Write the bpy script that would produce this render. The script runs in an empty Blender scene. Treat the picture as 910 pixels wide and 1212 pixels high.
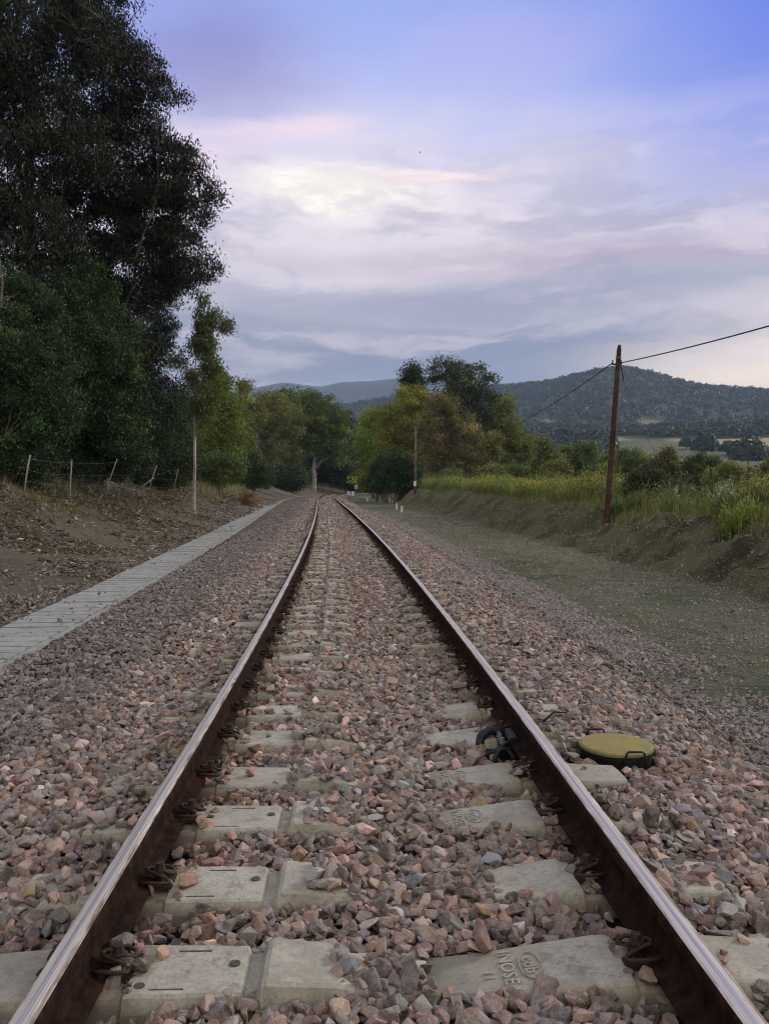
import bpy, bmesh, math, random
import numpy as np
from mathutils import Vector, Matrix, Euler
from math import radians as R

# ---------------------------------------------------------------- camera, sky, sun, exposure
S = bpy.context.scene
COL = S.collection
F, PITCH, CAMZ = 980.0, R(1.81), 1.445
cam_d = bpy.data.cameras.new('camera'); cam = bpy.data.objects.new('camera', cam_d); COL.objects.link(cam)
cam.location = (0, 0, CAMZ); cam.rotation_euler = (R(90) - PITCH, 0, 0)
cam_d.sensor_fit = 'HORIZONTAL'; cam_d.sensor_width = 36; cam_d.lens = 36 * F / 910
cam_d.clip_start = .05; cam_d.clip_end = 60000
S.camera = cam
S.render.resolution_x = 768; S.render.resolution_y = 1024

SUN_EL, SUN_AZ = R(24), R(62)          # azimuth measured from +Y towards +X
sd = bpy.data.lights.new('sun', 'SUN'); so = bpy.data.objects.new('sun', sd); COL.objects.link(so)
sd.energy = 1.9; sd.angle = R(13); sd.color = (1.0, .91, .81)
sdir = Vector((math.sin(SUN_AZ) * math.cos(SUN_EL), math.cos(SUN_AZ) * math.cos(SUN_EL), math.sin(SUN_EL)))
so.rotation_euler = (-sdir).to_track_quat('-Z', 'Y').to_euler()
S.view_settings.view_transform = 'Standard'; S.view_settings.look = 'None'
S.view_settings.gamma = 1; S.view_settings.use_curve_mapping = False
S.view_settings.exposure = 0.56
S.render.engine = 'CYCLES'
cy = S.cycles
cy.max_bounces = 5; cy.diffuse_bounces = 3; cy.glossy_bounces = 2; cy.transmission_bounces = 3
cy.volume_bounces = 0; cy.transparent_max_bounces = 6
cy.use_adaptive_sampling = True; cy.adaptive_threshold = .015
cy.use_denoising = True; cy.pixel_filter_type = 'BLACKMAN_HARRIS'; cy.filter_width = 1.05
try: cy.denoiser = 'OPENIMAGEDENOISE'
except Exception: pass

def lin(c):
    return tuple(((v / 255) / 12.92 if v <= 10 else (((v / 255) + .055) / 1.055) ** 2.4) for v in c)

class NT:
    """tiny node-graph helper"""
    def __init__(s, tree): s.t = tree; s.n = tree.nodes; s.l = tree.links
    def node(s, typ, **k):
        n = s.n.new(typ)
        for a, b in k.items(): setattr(n, a, b)
        return n
    def put(s, sock, v):
        if hasattr(v, 'is_linked') or isinstance(v, bpy.types.NodeSocket): s.l.new(v, sock)
        else: sock.default_value = v
    def m(s, op, a, b=None, c=None, clamp=False):
        n = s.node('ShaderNodeMath', operation=op); n.use_clamp = clamp
        s.put(n.inputs[0], a)
        if b is not None: s.put(n.inputs[1], b)
        if c is not None: s.put(n.inputs[2], c)
        return n.outputs[0]
    def mix(s, f, a, b, blend='MIX'):
        n = s.node('ShaderNodeMix', data_type='RGBA', blend_type=blend)
        s.put(n.inputs['Factor'], f)
        for q, v in ((n.inputs[6], a), (n.inputs[7], b)):
            if isinstance(v, tuple) and len(v) == 3: v = v + (1,)
            s.put(q, v)
        return n.outputs[2]
    def noise(s, vec, scale, detail=4, rough=.55, out=0):
        n = s.node('ShaderNodeTexNoise'); s.l.new(vec, n.inputs['Vector'])
        n.inputs['Scale'].default_value = scale; n.inputs['Detail'].default_value = detail
        n.inputs['Roughness'].default_value = rough
        return n.outputs[out]
    def ramp(s, fac, stops, interp='LINEAR'):
        n = s.node('ShaderNodeValToRGB'); s.l.new(fac, n.inputs[0]); cr = n.color_ramp; cr.interpolation = interp
        while len(cr.elements) < len(stops): cr.elements.new(.5)
        for e, (p, c) in zip(cr.elements, stops):
            e.position = p; e.color = (tuple(c) + (1,)) if len(c) == 3 else c
        return n.outputs[0]
    def comb(s, x, y, z):
        n = s.node('ShaderNodeCombineXYZ')
        for q, v in zip(n.inputs, (x, y, z)): s.put(q, v)
        return n.outputs[0]
    def range(s, v, a, b, c=0., d=1., smooth=True):
        n = s.node('ShaderNodeMapRange'); n.interpolation_type = 'SMOOTHSTEP' if smooth else 'LINEAR'
        s.put(n.inputs[0], v)
        for i, q in enumerate((a, b, c, d)): n.inputs[i + 1].default_value = q
        return n.outputs[0]

def build_world():
    w = bpy.data.worlds.new('World'); S.world = w; w.use_nodes = True
    g = NT(w.node_tree); g.n.clear()
    out = g.node('ShaderNodeOutputWorld'); bg = g.node('ShaderNodeBackground'); g.l.new(bg.outputs[0], out.inputs[0])
    tc = g.node('ShaderNodeTexCoord'); sep = g.node('ShaderNodeSeparateXYZ'); g.l.new(tc.outputs['Generated'], sep.inputs[0])
    X, Y, Z = sep.outputs
    az = g.m('ARCTAN2', X, Y)
    el = g.m('ARCSINE', Z)
    v0 = g.m('MAXIMUM', el, 0.0)
    P = g.comb(az, g.m('MULTIPLY', v0, 2.4), 0.0)
    wa = g.m('SUBTRACT', g.noise(P, 3.0, 5, .6), .5)
    P2 = g.comb(g.m('ADD', az, 7.3), g.m('MULTIPLY', v0, 3.4), 1.7)
    wb = g.m('SUBTRACT', g.noise(P2, 4.5, 5, .6), .5)
    u = g.m('ADD', az, g.m('MULTIPLY', wa, .15))
    v = g.m('ADD', v0, g.m('MULTIPLY', wb, .075))
    sky = g.node('ShaderNodeTexSky'); sky.sky_type = 'NISHITA'; sky.sun_disc = False
    sky.sun_elevation = SUN_EL; sky.sun_rotation = SUN_AZ; sky.dust_density = 1.5; sky.ozone_density = 3.0
    skc = g.mix(1.0, sky.outputs[0], (.09, .09, .09), 'MULTIPLY')
    # veil of thin dusk cloud, by elevation
    stops = [(0, (184, 176, 172)), (.06, (158, 158, 166)), (.11, (138, 145, 158)), (.18, (146, 149, 162)), (.235, (168, 163, 174)),
             (.29, (186, 178, 190)), (.34, (184, 181, 203)), (.40, (166, 172, 215)), (.455, (151, 162, 216)), (.53, (136, 151, 212)),
             (.75, (104, 124, 200)), (1., (96, 114, 190))]
    veil = g.ramp(v, [(p, lin(c)) for p, c in stops])
    c = g.mix(.9, skc, veil)
    def blob(c, cu, cv, ru, rv, col, amt, soft=1.0):
        du = g.m('DIVIDE', g.m('SUBTRACT', u, cu), ru); dv = g.m('DIVIDE', g.m('SUBTRACT', v, cv), rv)
        d = g.m('SQRT', g.m('ADD', g.m('MULTIPLY', du, du), g.m('MULTIPLY', dv, dv)))
        f = g.range(d, 1.5 * soft, .1, 0, amt)
        return g.mix(f, c, lin(col))
    c = blob(c, .64, .51, .40, .22, (66, 94, 198), .95)
    c = blob(c, -.20, .46, .13, .06, (112, 104, 158), .62)
    c = blob(c, -.05, .31, .30, .13, (218, 207, 213), .72)
    c = blob(c, -.20, .375, .06, .035, (222, 198, 208), .42)
    c = blob(c, -.11, .397, .075, .016, (244, 210, 208), .42)
    c = blob(c, -.05, .335, .11, .028, (255, 246, 228), 1.0)
    c = blob(c, .06, .352, .09, .010, (246, 222, 216), .8)
    c = blob(c, .15, .475, .12, .04, (172, 160, 206), .35)
    c = blob(c, -.02, .155, .38, .06, (116, 124, 140), .85)
    c = blob(c, .24, .150, .18, .035, (120, 128, 148), .8)
    c = blob(c, .28, .255, .26, .020, (164, 148, 166), .75)
    c = blob(c, .12, .220, .30, .020, (134, 136, 158), .7)
    c = blob(c, -.02, .268, .20, .012, (176, 160, 170), .5)
    c = blob(c, .40, .195, .17, .022, (202, 190, 196), .75)
    c = blob(c, .45, .120, .20, .055, (252, 230, 204), .95)
    c = blob(c, -.17, .085, .12, .04, (190, 170, 170), .7)
    # finer streaks and puffs
    P3 = g.comb(g.m('MULTIPLY', u, 1.0), g.m('MULTIPLY', v, 5.5), 3.1)
    st = g.noise(P3, 3.4, 7, .62)
    lowm = g.range(v0, .46, .28, 0.0, 1)
    c = g.mix(g.m('MULTIPLY', g.range(st, .50, .66, 0, .42), lowm), c, lin((226, 208, 214)))
    P4 = g.comb(g.m('ADD', u, 3.0), g.m('MULTIPLY', v, 4.2), 9.1)
    st2 = g.noise(P4, 4.2, 7, .6)
    c = g.mix(g.m('MULTIPLY', g.range(st2, .50, .64, 0, .50), lowm), c, lin((138, 138, 162)))
    # unseen sky behind the viewer and overhead: warm fill added to light the ground
    back_fill = g.m('MAXIMUM', g.range(Y, .35, -.45, 0, 1), g.m('MULTIPLY', g.range(Z, .62, .95, 0, 1), .75))
    c = g.mix(g.m('MULTIPLY', back_fill, .9), c, (.84, .77, .65))
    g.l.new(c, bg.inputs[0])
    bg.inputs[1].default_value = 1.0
build_world()

# ---------------------------------------------------------------- helpers
rng = np.random.default_rng(7)
_T = np.random.default_rng(11).random((256, 256))
def vnoise(x, y):
    x = np.asarray(x, float); y = np.asarray(y, float)
    xi = np.floor(x).astype(int); yi = np.floor(y).astype(int)
    fx = x - xi; fy = y - yi; fx = fx * fx * (3 - 2 * fx); fy = fy * fy * (3 - 2 * fy)
    a = _T[xi & 255, yi & 255]; b = _T[(xi + 1) & 255, yi & 255]; c = _T[xi & 255, (yi + 1) & 255]; d = _T[(xi + 1) & 255, (yi + 1) & 255]
    return (a * (1 - fx) + b * fx) * (1 - fy) + (c * (1 - fx) + d * fx) * fy
def fbm(x, y, o=4):
    s = 0; a = .5; t = 0
    for i in range(o):
        s = s + a * vnoise(x + 17.3 * i, y + 31.7 * i); t += a; x = x * 2.03; y = y * 2.03; a *= .5
    return s / t - .5
def sm(t): t = np.clip(t, 0, 1); return t * t * (3 - 2 * t)

def Wp(px, py, d):
    fy, fz = math.cos(PITCH), -math.sin(PITCH); uy, uz = math.sin(PITCH), math.cos(PITCH)
    a = (px - 455) / F; b = (606 - py) / F
    dy = fy + b * uy; dz = fz + b * uz; k = d / dy
    return (a * k, d, CAMZ + dz * k)

# track centre line
_ys = np.arange(-30, 400, .25)
_sl = np.interp(_ys, [-30, 4, 8, 15, 25, 45, 85, 110, 125, 135, 145, 155, 165, 180, 220, 400],
                [-.036, -.04, -.052, -.062, -.071, -.078, -.077, -.05, -.02, .02, .1, .25, .4, .6, 1.0, 1.2])
_xs = np.concatenate([[0], np.cumsum((_sl[1:] + _sl[:-1]) * .125)])
_xs = _xs - np.interp(1.9, _ys, _xs) + .01
def xc(y): return np.interp(y, _ys, _xs)
def sl(y): return np.interp(y, _ys, _sl)
def off(x, y): return (x - xc(y)) / np.sqrt(1 + sl(y) ** 2)
def onT(y, o):
    s = sl(y); n = np.sqrt(1 + s * s)
    return xc(y) + o / n, y - o * s / n

PO = [-200, -60, -20, -14, -11, -9.3, -7.8, -6.6, -5.2, -4.3, -3.3, -2.8, -2.1, -1.6, -1.3, 1.3, 1.7, 2.6, 3.2, 6.9, 7.5, 8.0, 8.6, 9.6, 12, 20, 45, 80, 200]
PZ = [9, 4, 2.5, 2.0, 1.5, 1.0, .5, .1, -.2, -.28, -.28, -.26, -.15, -.09, -.08, -.08, -.12, -.40, -.44, -.42, -.16, .26, .50, .60, .62, .3, -2.5, -4.5, -6]
RAZ = [-90, -60, -35, -20, -8, -3.2, .3, 3.8, 7.8, 9.6, 11.3, 14.1, 16, 17.3, 19.4, 21, 23, 24.9, 29, 37, 50, 90]
RAN = [v - .010 for v in [.05, .06, .07, .085, .092, .098, .107, .107, .119, .122, .126, .136, .139, .135, .122, .115, .109, .107, .10, .09, .07, .05]]
def height(x, y):
    x = np.asarray(x, float); y = np.asarray(y, float)
    o = off(x, y)
    z = np.interp(o, PO, PZ)
    rise = np.interp(y, [-10, 25, 50, 90], [0, 0, .35, .5])            # the right bank stands higher further on
    z = z + rise * sm((o - 6.9) / 2.2) * sm((30 - o) / 15)
    bankr = sm((o - 6.2) / 1.5); bankl = sm((-o - 5.2) / 2)
    z = z + fbm(x * .55, y * .55) * (.45 * bankr + .5 * bankl) + fbm(x * 2.3 + 9, y * 2.3) * (.10 + .42 * bankr * sm((11 - o) / 2) + .12 * bankl) * sm((np.abs(o) - 2.6) / 1.0)
    z = z + fbm(x * 7 + 3, y * 7) * (.03 * sm((np.abs(o) - 2.6) / .8) + .06 * bankr * sm((11 - o) / 2))
    face = sm((o - 6.7) / .5) * sm((9.6 - o) / .6)
    z = z + face * (np.abs(fbm(x * 1.7 + 2, y * 1.1 + 7, 4)) * -.5 + .10 + fbm(x * 6, y * 6 + 1, 3) * .14)
    z = z - .62 * np.exp(-((x - 6.85) / .75) ** 2 - ((y - 26.6) / .9) ** 2)          # scar in the bank at the pole
    # mound of litter by the left fence
    z = z + .55 * np.exp(-((x + 10.8) / 1.8) ** 2 - ((y - 21.5) / 2.6) ** 2)
    r = np.hypot(x, y); az = np.degrees(np.arctan2(x, y))
    ridge = np.interp(az, RAZ, RAN) * 2200
    far = np.interp(r, [0, 60, 160, 350, 500, 650, 800, 1000], [-1, -1.5, -5, 1, 13, 28, 43, 62])
    hill = 62 + (ridge - 62) * sm((r - 1000) / 1200)
    hill = np.where(r > 2200, ridge * (1 - .75 * sm((r - 2200) / 1500)), hill)
    far = np.where(r > 1000, hill, far)
    far = far + fbm(x * .004, y * .004, 5) * 26 * sm((r - 350) / 900) + fbm(x * .02 + 5, y * .02) * 5 * sm((r - 200) / 500)
    t = sm((r - 110) / 180) * sm((np.abs(o) - 30) / 60)
    t = np.maximum(t, sm((r - 330) / 150))
    return z * (1 - t) + far * t

def mesh_np(name, V, Fc, mat, parent=None, col=None, smooth=False, uv=None):
    me = bpy.data.meshes.new(name)
    V = np.asarray(V, np.float32).reshape(-1, 3); Fc = np.asarray(Fc, np.int32); k = Fc.shape[1]; n = len(Fc)
    me.vertices.add(len(V)); me.vertices.foreach_set('co', V.ravel())
    me.loops.add(n * k); me.loops.foreach_set('vertex_index', Fc.ravel())
    me.polygons.add(n); me.polygons.foreach_set('loop_start', np.arange(0, n * k, k, dtype=np.int32))
    try: me.polygons.foreach_set('loop_total', np.full(n, k, np.int32))
    except Exception: pass
    me.update(calc_edges=True)
    if col is not None:
        a = me.color_attributes.new('Col', 'FLOAT_COLOR', 'POINT')
        c = np.ones((len(V), 4), np.float32); c[:, :3] = col; a.data.foreach_set('color', c.ravel())
    if uv is not None:
        a = me.attributes.new('prof', 'FLOAT_VECTOR', 'POINT'); a.data.foreach_set('vector', np.asarray(uv, np.float32).ravel())
    if smooth: me.shade_smooth()
    else: me.shade_flat()
    me.materials.append(mat)
    o = bpy.data.objects.new(name, me); COL.objects.link(o)
    if parent: o.parent = parent
    return o

def tag(o, label=None, cat=None, group=None, kind=None):
    if label: o['label'] = label
    if cat: o['category'] = cat
    if group: o['group'] = group
    if kind: o['kind'] = kind
    return o
def empty(name, loc, label=None, cat=None, group=None, rz=0):
    o = bpy.data.objects.new(name, None); COL.objects.link(o); o.location = loc; o.rotation_euler = (0, 0, rz); o.empty_display_size = .1
    return tag(o, label, cat, group)
def copy_tree(o, parent=None):
    c = o.copy(); COL.objects.link(c)
    if parent: c.parent = parent
    for ch in list(o.children): copy_tree(ch, c)
    return c

class MB:
    """collects verts/faces of one mesh"""
    def __init__(s): s.b = bmesh.new()
    def box(s, c, d, rot=(0, 0, 0), bev=0):
        M = Matrix.Translation(c) @ Euler(rot).to_matrix().to_4x4() @ Matrix.Diagonal((*d, 1))
        r = bmesh.ops.create_cube(s.b, size=1, matrix=M)
        if bev:
            es = list({e for v in r['verts'] for e in v.link_edges})
            bmesh.ops.bevel(s.b, geom=es, offset=bev, segments=2, affect='EDGES')
    def cyl(s, c, r1, r2, h, n=16, rot=(0, 0, 0)):
        M = Matrix.Translation(c) @ Euler(rot).to_matrix().to_4x4()
        bmesh.ops.create_cone(s.b, cap_ends=True, segments=n, radius1=r1, radius2=r2, depth=h, matrix=M)
    def tube(s, pts, r, n=8, cap=True):
        V, Fc = tube_np([np.array(pts, float)], [np.full(len(pts), r) if np.isscalar(r) else np.array(r)], n)
        vs = [s.b.verts.new(v) for v in V]
        for f in Fc:
            try: s.b.faces.new([vs[i] for i in f])
            except Exception: pass
        if cap:
            for rg in (vs[:n][::-1], vs[-n:]):
                try: s.b.faces.new(rg)
                except Exception: pass
    def build(s, name, mat, parent=None, smooth=False):
        me = bpy.data.meshes.new(name); bmesh.ops.recalc_face_normals(s.b, faces=s.b.faces); s.b.to_mesh(me); s.b.free()
        me.materials.append(mat)
        if smooth: me.shade_smooth()
        o = bpy.data.objects.new(name, me); COL.objects.link(o)
        if parent: o.parent = parent
        return o

def tube_np(paths, radii, n=6):
    Vs, Fs, base = [], [], 0
    ang = np.arange(n) * 2 * math.pi / n
    for P, r in zip(paths, radii):
        P = np.asarray(P, float); m = len(P)
        T = np.gradient(P, axis=0); T /= np.linalg.norm(T, axis=1, keepdims=True) + 1e-9
        ref = np.array([0., 0, 1]) if abs(T[0][2]) < .9 else np.array([1., 0, 0])
        A = np.empty_like(P); a = np.cross(T[0], ref); a /= np.linalg.norm(a) + 1e-9
        for i in range(m):
            a = a - T[i] * a.dot(T[i]); a /= np.linalg.norm(a) + 1e-9; A[i] = a
        B = np.cross(T, A)
        V = P[:, None, :] + r[:, None, None] * (np.cos(ang)[None, :, None] * A[:, None, :] + np.sin(ang)[None, :, None] * B[:, None, :])
        Vs.append(V.reshape(-1, 3))
        i = np.arange(m - 1)[:, None] * n; j = np.arange(n)[None, :]; j2 = (j + 1) % n
        q = np.stack([i + j, i + j2, i + n + j2, i + n + j], -1).reshape(-1, 4) + base
        Fs.append(q); base += m * n
    return np.concatenate(Vs), np.concatenate(Fs)

# ---------------------------------------------------------------- materials
def mat(name, color, rough=.8, metal=0., n_scale=None, n_amt=.3, bump=0., bscale=None, col2=None, spec=.3, detail=6):
    m = bpy.data.materials.new(name); m.use_nodes = True; g = NT(m.node_tree); b = g.n['Principled BSDF']
    b.inputs['Roughness'].default_value = rough; b.inputs['Metallic'].default_value = metal
    b.inputs['Specular IOR Level'].default_value = spec
    tc = g.node('ShaderNodeTexCoord').outputs['Object']
    if n_scale:
        f = g.noise(tc, n_scale, detail, .65)
        c2 = col2 or tuple(v * (1 - n_amt) for v in color)
        g.l.new(g.mix(g.range(f, .35, .65), tuple(color), tuple(c2)), b.inputs['Base Color'])
    else: b.inputs['Base Color'].default_value = (*color, 1)
    if bump:
        bn = g.node('ShaderNodeBump'); bn.inputs['Strength'].default_value = bump; bn.inputs['Distance'].default_value = .01
        g.l.new(g.noise(tc, bscale or n_scale * 3, 6, .7), bn.inputs['Height']); g.l.new(bn.outputs[0], b.inputs['Normal'])
    return m

def mat_leaf():
    m = bpy.data.materials.new('foliage'); m.use_nodes = True; g = NT(m.node_tree); b = g.n['Principled BSDF']; out = g.n['Material Output']
    a = g.node('ShaderNodeAttribute', attribute_name='Col')
    g.l.new(a.outputs['Color'], b.inputs['Base Color']); b.inputs['Roughness'].default_value = .55; b.inputs['Specular IOR Level'].default_value = .25
    t = g.node('ShaderNodeBsdfTranslucent'); g.l.new(g.mix(1, a.outputs['Color'], (.9, 1.0, .5), 'MULTIPLY'), t.inputs[0])
    mx = g.node('ShaderNodeMixShader'); mx.inputs[0].default_value = .28
    g.l.new(b.outputs[0], mx.inputs[1]); g.l.new(t.outputs[0], mx.inputs[2]); g.l.new(mx.outputs[0], out.inputs[0])
    return m
def mat_stone():
    m = bpy.data.materials.new('ballast_stone'); m.use_nodes = True; g = NT(m.node_tree); b = g.n['Principled BSDF']
    a = g.node('ShaderNodeAttribute', attribute_name='Col'); tc = g.node('ShaderNodeTexCoord').outputs['Object']
    n1 = g.noise(tc, 45, 5, .7); n2 = g.noise(tc, 260, 3, .6)
    c = g.mix(g.range(n1, .35, .68, 0, .5), a.outputs['Color'], (.42, .36, .33), 'MIX')
    c = g.mix(g.range(n2, .42, .62, 0, .55), c, g.mix(1, c, (.45, .43, .43), 'MULTIPLY'))
    n3 = g.noise(tc, 24, 3, .6)
    c = g.mix(g.range(n3, .55, .75, 0, .45), c, (.20, .13, .09))
    g.l.new(c, b.inputs['Base Color']); b.inputs['Roughness'].default_value = .85; b.inputs['Specular IOR Level'].default_value = .25
    bn = g.node('ShaderNodeBump'); bn.inputs['Strength'].default_value = .8; bn.inputs['Distance'].default_value = .008
    g.l.new(g.noise(tc, 110, 5, .7), bn.inputs['Height']); g.l.new(bn.outputs[0], b.inputs['Normal'])
    return m
def mat_ground():
    m = bpy.data.materials.new('ground'); m.use_nodes = True; g = NT(m.node_tree); b = g.n['Principled BSDF']
    a = g.node('ShaderNodeAttribute', attribute_name='Col'); tc = g.node('ShaderNodeTexCoord').outputs['Object']
    n1 = g.noise(tc, 1.3, 6, .65); n2 = g.noise(tc, 22, 6, .75); n3 = g.noise(tc, 9, 5, .7)
    vo = g.node('ShaderNodeTexVoronoi'); g.l.new(tc, vo.inputs['Vector']); vo.inputs['Scale'].default_value = 34
    c = g.mix(g.range(n1, .3, .7, 0, .5), a.outputs['Color'], g.mix(1, a.outputs['Color'], (.6, .6, .6), 'MULTIPLY'))
    c = g.mix(g.range(n2, .35, .65, 0, .8), c, g.mix(1, c, (.38, .38, .40), 'MULTIPLY'))
    c = g.mix(g.range(vo.outputs['Distance'], .28, .08, 0, .5), c, g.mix(1, c, (2.1, 2.0, 1.9), 'MULTIPLY'))
    g.l.new(c, b.inputs['Base Color']); b.inputs['Roughness'].default_value = .95; b.inputs['Specular IOR Level'].default_value = .1
    bn = g.node('ShaderNodeBump'); bn.inputs['Strength'].default_value = 1.0; bn.inputs['Distance'].default_value = .07
    g.l.new(g.m('ADD', n2, g.m('MULTIPLY', n3, 1.2)), bn.inputs['Height']); g.l.new(bn.outputs[0], b.inputs['Normal'])
    return m
def mat_concrete(name, c1, c2):
    m = bpy.data.materials.new(name); m.use_nodes = True; g = NT(m.node_tree); b = g.n['Principled BSDF']
    tc = g.node('ShaderNodeTexCoord').outputs['Object']; oi = g.node('ShaderNodeObjectInfo')
    va = g.node('ShaderNodeVectorMath', operation='ADD'); g.l.new(tc, va.inputs[0]); g.l.new(g.m('MULTIPLY', oi.outputs['Random'], 60.), va.inputs[1]); v = va.outputs[0]
    n1 = g.noise(v, 5, 6, .7); n2 = g.noise(v, 60, 5, .7); n3 = g.noise(v, 16, 6, .75)
    c = g.mix(g.range(n1, .35, .65), c1, c2)
    c = g.mix(g.range(n2, .45, .7, 0, .5), c, tuple(x * .55 for x in c2))
    c = g.mix(g.range(n3, .56, .68, 0, .55), c, tuple(x * q for x, q in zip(c2, (.62, .60, .50))))
    c = g.mix(g.m('MULTIPLY', oi.outputs['Random'], .3), c, tuple(x * .6 for x in c1))
    if name.startswith('sleeper'):
        sx = g.node('ShaderNodeSeparateXYZ'); g.l.new(tc, sx.inputs[0])
        dd = g.m('ABSOLUTE', g.m('SUBTRACT', g.m('ABSOLUTE', sx.outputs[0]), .87))
        rf_ = g.m('MULTIPLY', g.range(g.m('ADD', dd, g.m('MULTIPLY', n3, .22)), .34, .14), .75)
        c = g.mix(rf_, c, (.11, .065, .040))
        n4 = g.noise(v, 9, 7, .8); n5 = g.noise(v, 150, 3, .7); c = g.mix(g.range(n5, .60, .68, 0, .6), c, (.10, .095, .08))
        c = g.mix(g.range(n4, .55, .62, 0, .6), c, (.16, .15, .12))
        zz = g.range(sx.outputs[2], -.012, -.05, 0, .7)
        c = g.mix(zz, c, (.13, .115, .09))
    g.l.new(c, b.inputs['Base Color']); b.inputs['Roughness'].default_value = .9; b.inputs['Specular IOR Level'].default_value = .2
    bn = g.node('ShaderNodeBump'); bn.inputs['Strength'].default_value = .5; bn.inputs['Distance'].default_value = .006
    g.l.new(g.m('ADD', n2, n3), bn.inputs['Height']); g.l.new(bn.outputs[0], b.inputs['Normal'])
    return m
def mat_railtop():
    m = bpy.data.materials.new('worn_steel'); m.use_nodes = True; g = NT(m.node_tree); b = g.n['Principled BSDF']
    a = g.node('ShaderNodeAttribute', attribute_name='prof'); sp = g.node('ShaderNodeSeparateXYZ'); g.l.new(a.outputs['Vector'], sp.inputs[0])
    o, s = sp.outputs[0], sp.outputs[1]
    v = g.comb(g.m('MULTIPLY', o, 260.), g.m('MULTIPLY', s, 1.1), 0.0); n = g.noise(v, 1.0, 5, .6)
    v2 = g.comb(g.m('MULTIPLY', o, 60.), g.m('MULTIPLY', s, 7.0), 4.0); n2 = g.noise(v2, 1.0, 5, .6)
    edge = g.range(g.m('ABSOLUTE', g.m('ADD', o, .003)), .013, .027)
    mid = g.range(g.m('ABSOLUTE', g.m('ADD', o, .002)), .004, .009, .35, 0)
    c = g.mix(g.range(n, .35, .65), (.80, .76, .66), (.36, .31, .25))
    c = g.mix(mid, c, (.16, .14, .14))
    c = g.mix(g.m('MULTIPLY', g.range(n2, .35, .65, .35, 1), edge), c, (.11, .06, .04))
    g.l.new(c, b.inputs['Base Color']); g.l.new(g.range(edge, 0, 1, .62, .1), b.inputs['Metallic'])
    g.l.new(g.m('ADD', g.range(n, .3, .7, .36, .52), g.m('MULTIPLY', edge, .3)), b.inputs['Roughness'])
    bn = g.node('ShaderNodeBump'); bn.inputs['Strength'].default_value = .15; bn.inputs['Distance'].default_value = .002
    g.l.new(n, bn.inputs['Height']); g.l.new(bn.outputs[0], b.inputs['Normal'])
    return m

M = dict(
    leaf=mat_leaf(), stone=mat_stone(), ground=mat_ground(), steel=mat_railtop(),
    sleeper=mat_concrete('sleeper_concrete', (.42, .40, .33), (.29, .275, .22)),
    slab=mat_concrete('slab_concrete', (.32, .33, .31), (.22, .225, .21)),
    rust=mat('rail_rust', (.034, .017, .010), .9, 0, 18, .4, .8, 70, col2=(.011, .007, .006), spec=.06),
    clip=mat('clip_rust', (.055, .032, .022), .8, .1, 40, .4, .4, 120, col2=(.028, .018, .014)),
    black=mat('black_rubber', (.012, .012, .013), .5, 0, 20, .4, .2, 60),
    yellow=mat('yellow_paint', (.27, .22, .06), .85, 0, 13, .3, .5, 60, col2=(.20, .18, .09), spec=.15),
    bark=mat('bark', (.17, .14, .11), .9, 0, 3, .5, .6, 14, col2=(.07, .055, .045)),
    palebark=mat('pale_bark', (.40, .37, .33), .85, 0, 2.2, .5, .4, 9, col2=(.18, .15, .12)),
    pole=mat('creosoted_wood', (.095, .050, .034), .9, 0, 6, .5, .6, 25, col2=(.035, .021, .016), spec=.15),
    post=mat('weathered_post', (.26, .245, .22), .9, 0, 8, .4, .4, 30, col2=(.22, .2, .18)),
    dpost=mat('dark_post', (.045, .038, .032), .9, 0, 8, .4, .4, 30),
    wire=mat('wire', (.02, .02, .022), .5), galv=mat('galvanised_wire', (.2, .19, .18), .6, .3),
    white=mat('white_paint', (.72, .72, .70), .7, 0, 12, .25, .1, 30), tile=mat('roof_tile', (.30, .14, .09), .9, 0, 3, .3, .2, 9),
    dark=mat('dark_opening', (.02, .02, .025), .4))
M['slotm'] = mat('dark_grey_concrete', (.085, .08, .07), .9, 0, 60, .5)  # dark grey for the dowel plugs and cast slots

# ---------------------------------------------------------------- ground sheet
def axis(lo, hi, d0, lin_to, k):
    pos = [0.]; d = d0
    while pos[-1] < hi:
        if pos[-1] > lin_to: d *= k
        pos.append(pos[-1] + d)
    neg = [0.]; d = d0
    while neg[-1] > lo:
        if -neg[-1] > lin_to: d *= k
        neg.append(neg[-1] - d)
    return np.array(neg[1:][::-1] + pos)
gx = axis(-4200, 4200, .14, 13, 1.032); 
gy1 = [0.]; d = .15
while gy1[-1] < 5300:
    d = max(.15, .0065 * gy1[-1]) if gy1[-1] < 700 else d * 1.02
    gy1.append(gy1[-1] + d)
gy0 = [-.5]; d = .5
while gy0[-1] > -900: d *= 1.2; gy0.append(gy0[-1] - d)
gy = np.array(gy0[::-1] + gy1)
GX, GY = np.meshgrid(gx, gy)
GZ = height(GX, GY)
O = off(GX, GY); RR = np.hypot(GX, GY)
def mixc(c, col, f): return c * (1 - f[..., None]) + np.array(col) * f[..., None]
c = np.ones(GX.shape + (3,)) * np.array([.19, .16, .115])                       # default: soil with litter
n0 = fbm(GX * .35, GY * .35, 5) ; n1 = fbm(GX * 1.1 + 40, GY * 1.1, 4); nb = fbm(GX * .12 + 8, GY * .12, 4)
left = sm((-O - 3.2) / .6)
c = mixc(c, [.23, .20, .15], left)
c = mixc(c, [.25, .215, .14], left * sm((.06 + n0) / .12) * sm((7.6 + 3 * nb + O) / 1.2))   # trodden sandy strips
c = mixc(c, [.14, .10, .075], left * sm((-O - 8.3 - 4 * nb) / 1.5) * sm((.1 + n1) / .2))          # rusty litter on the bank
bed = sm((O + 3.6) / .4) * sm((2.9 - O) / .35)
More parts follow.
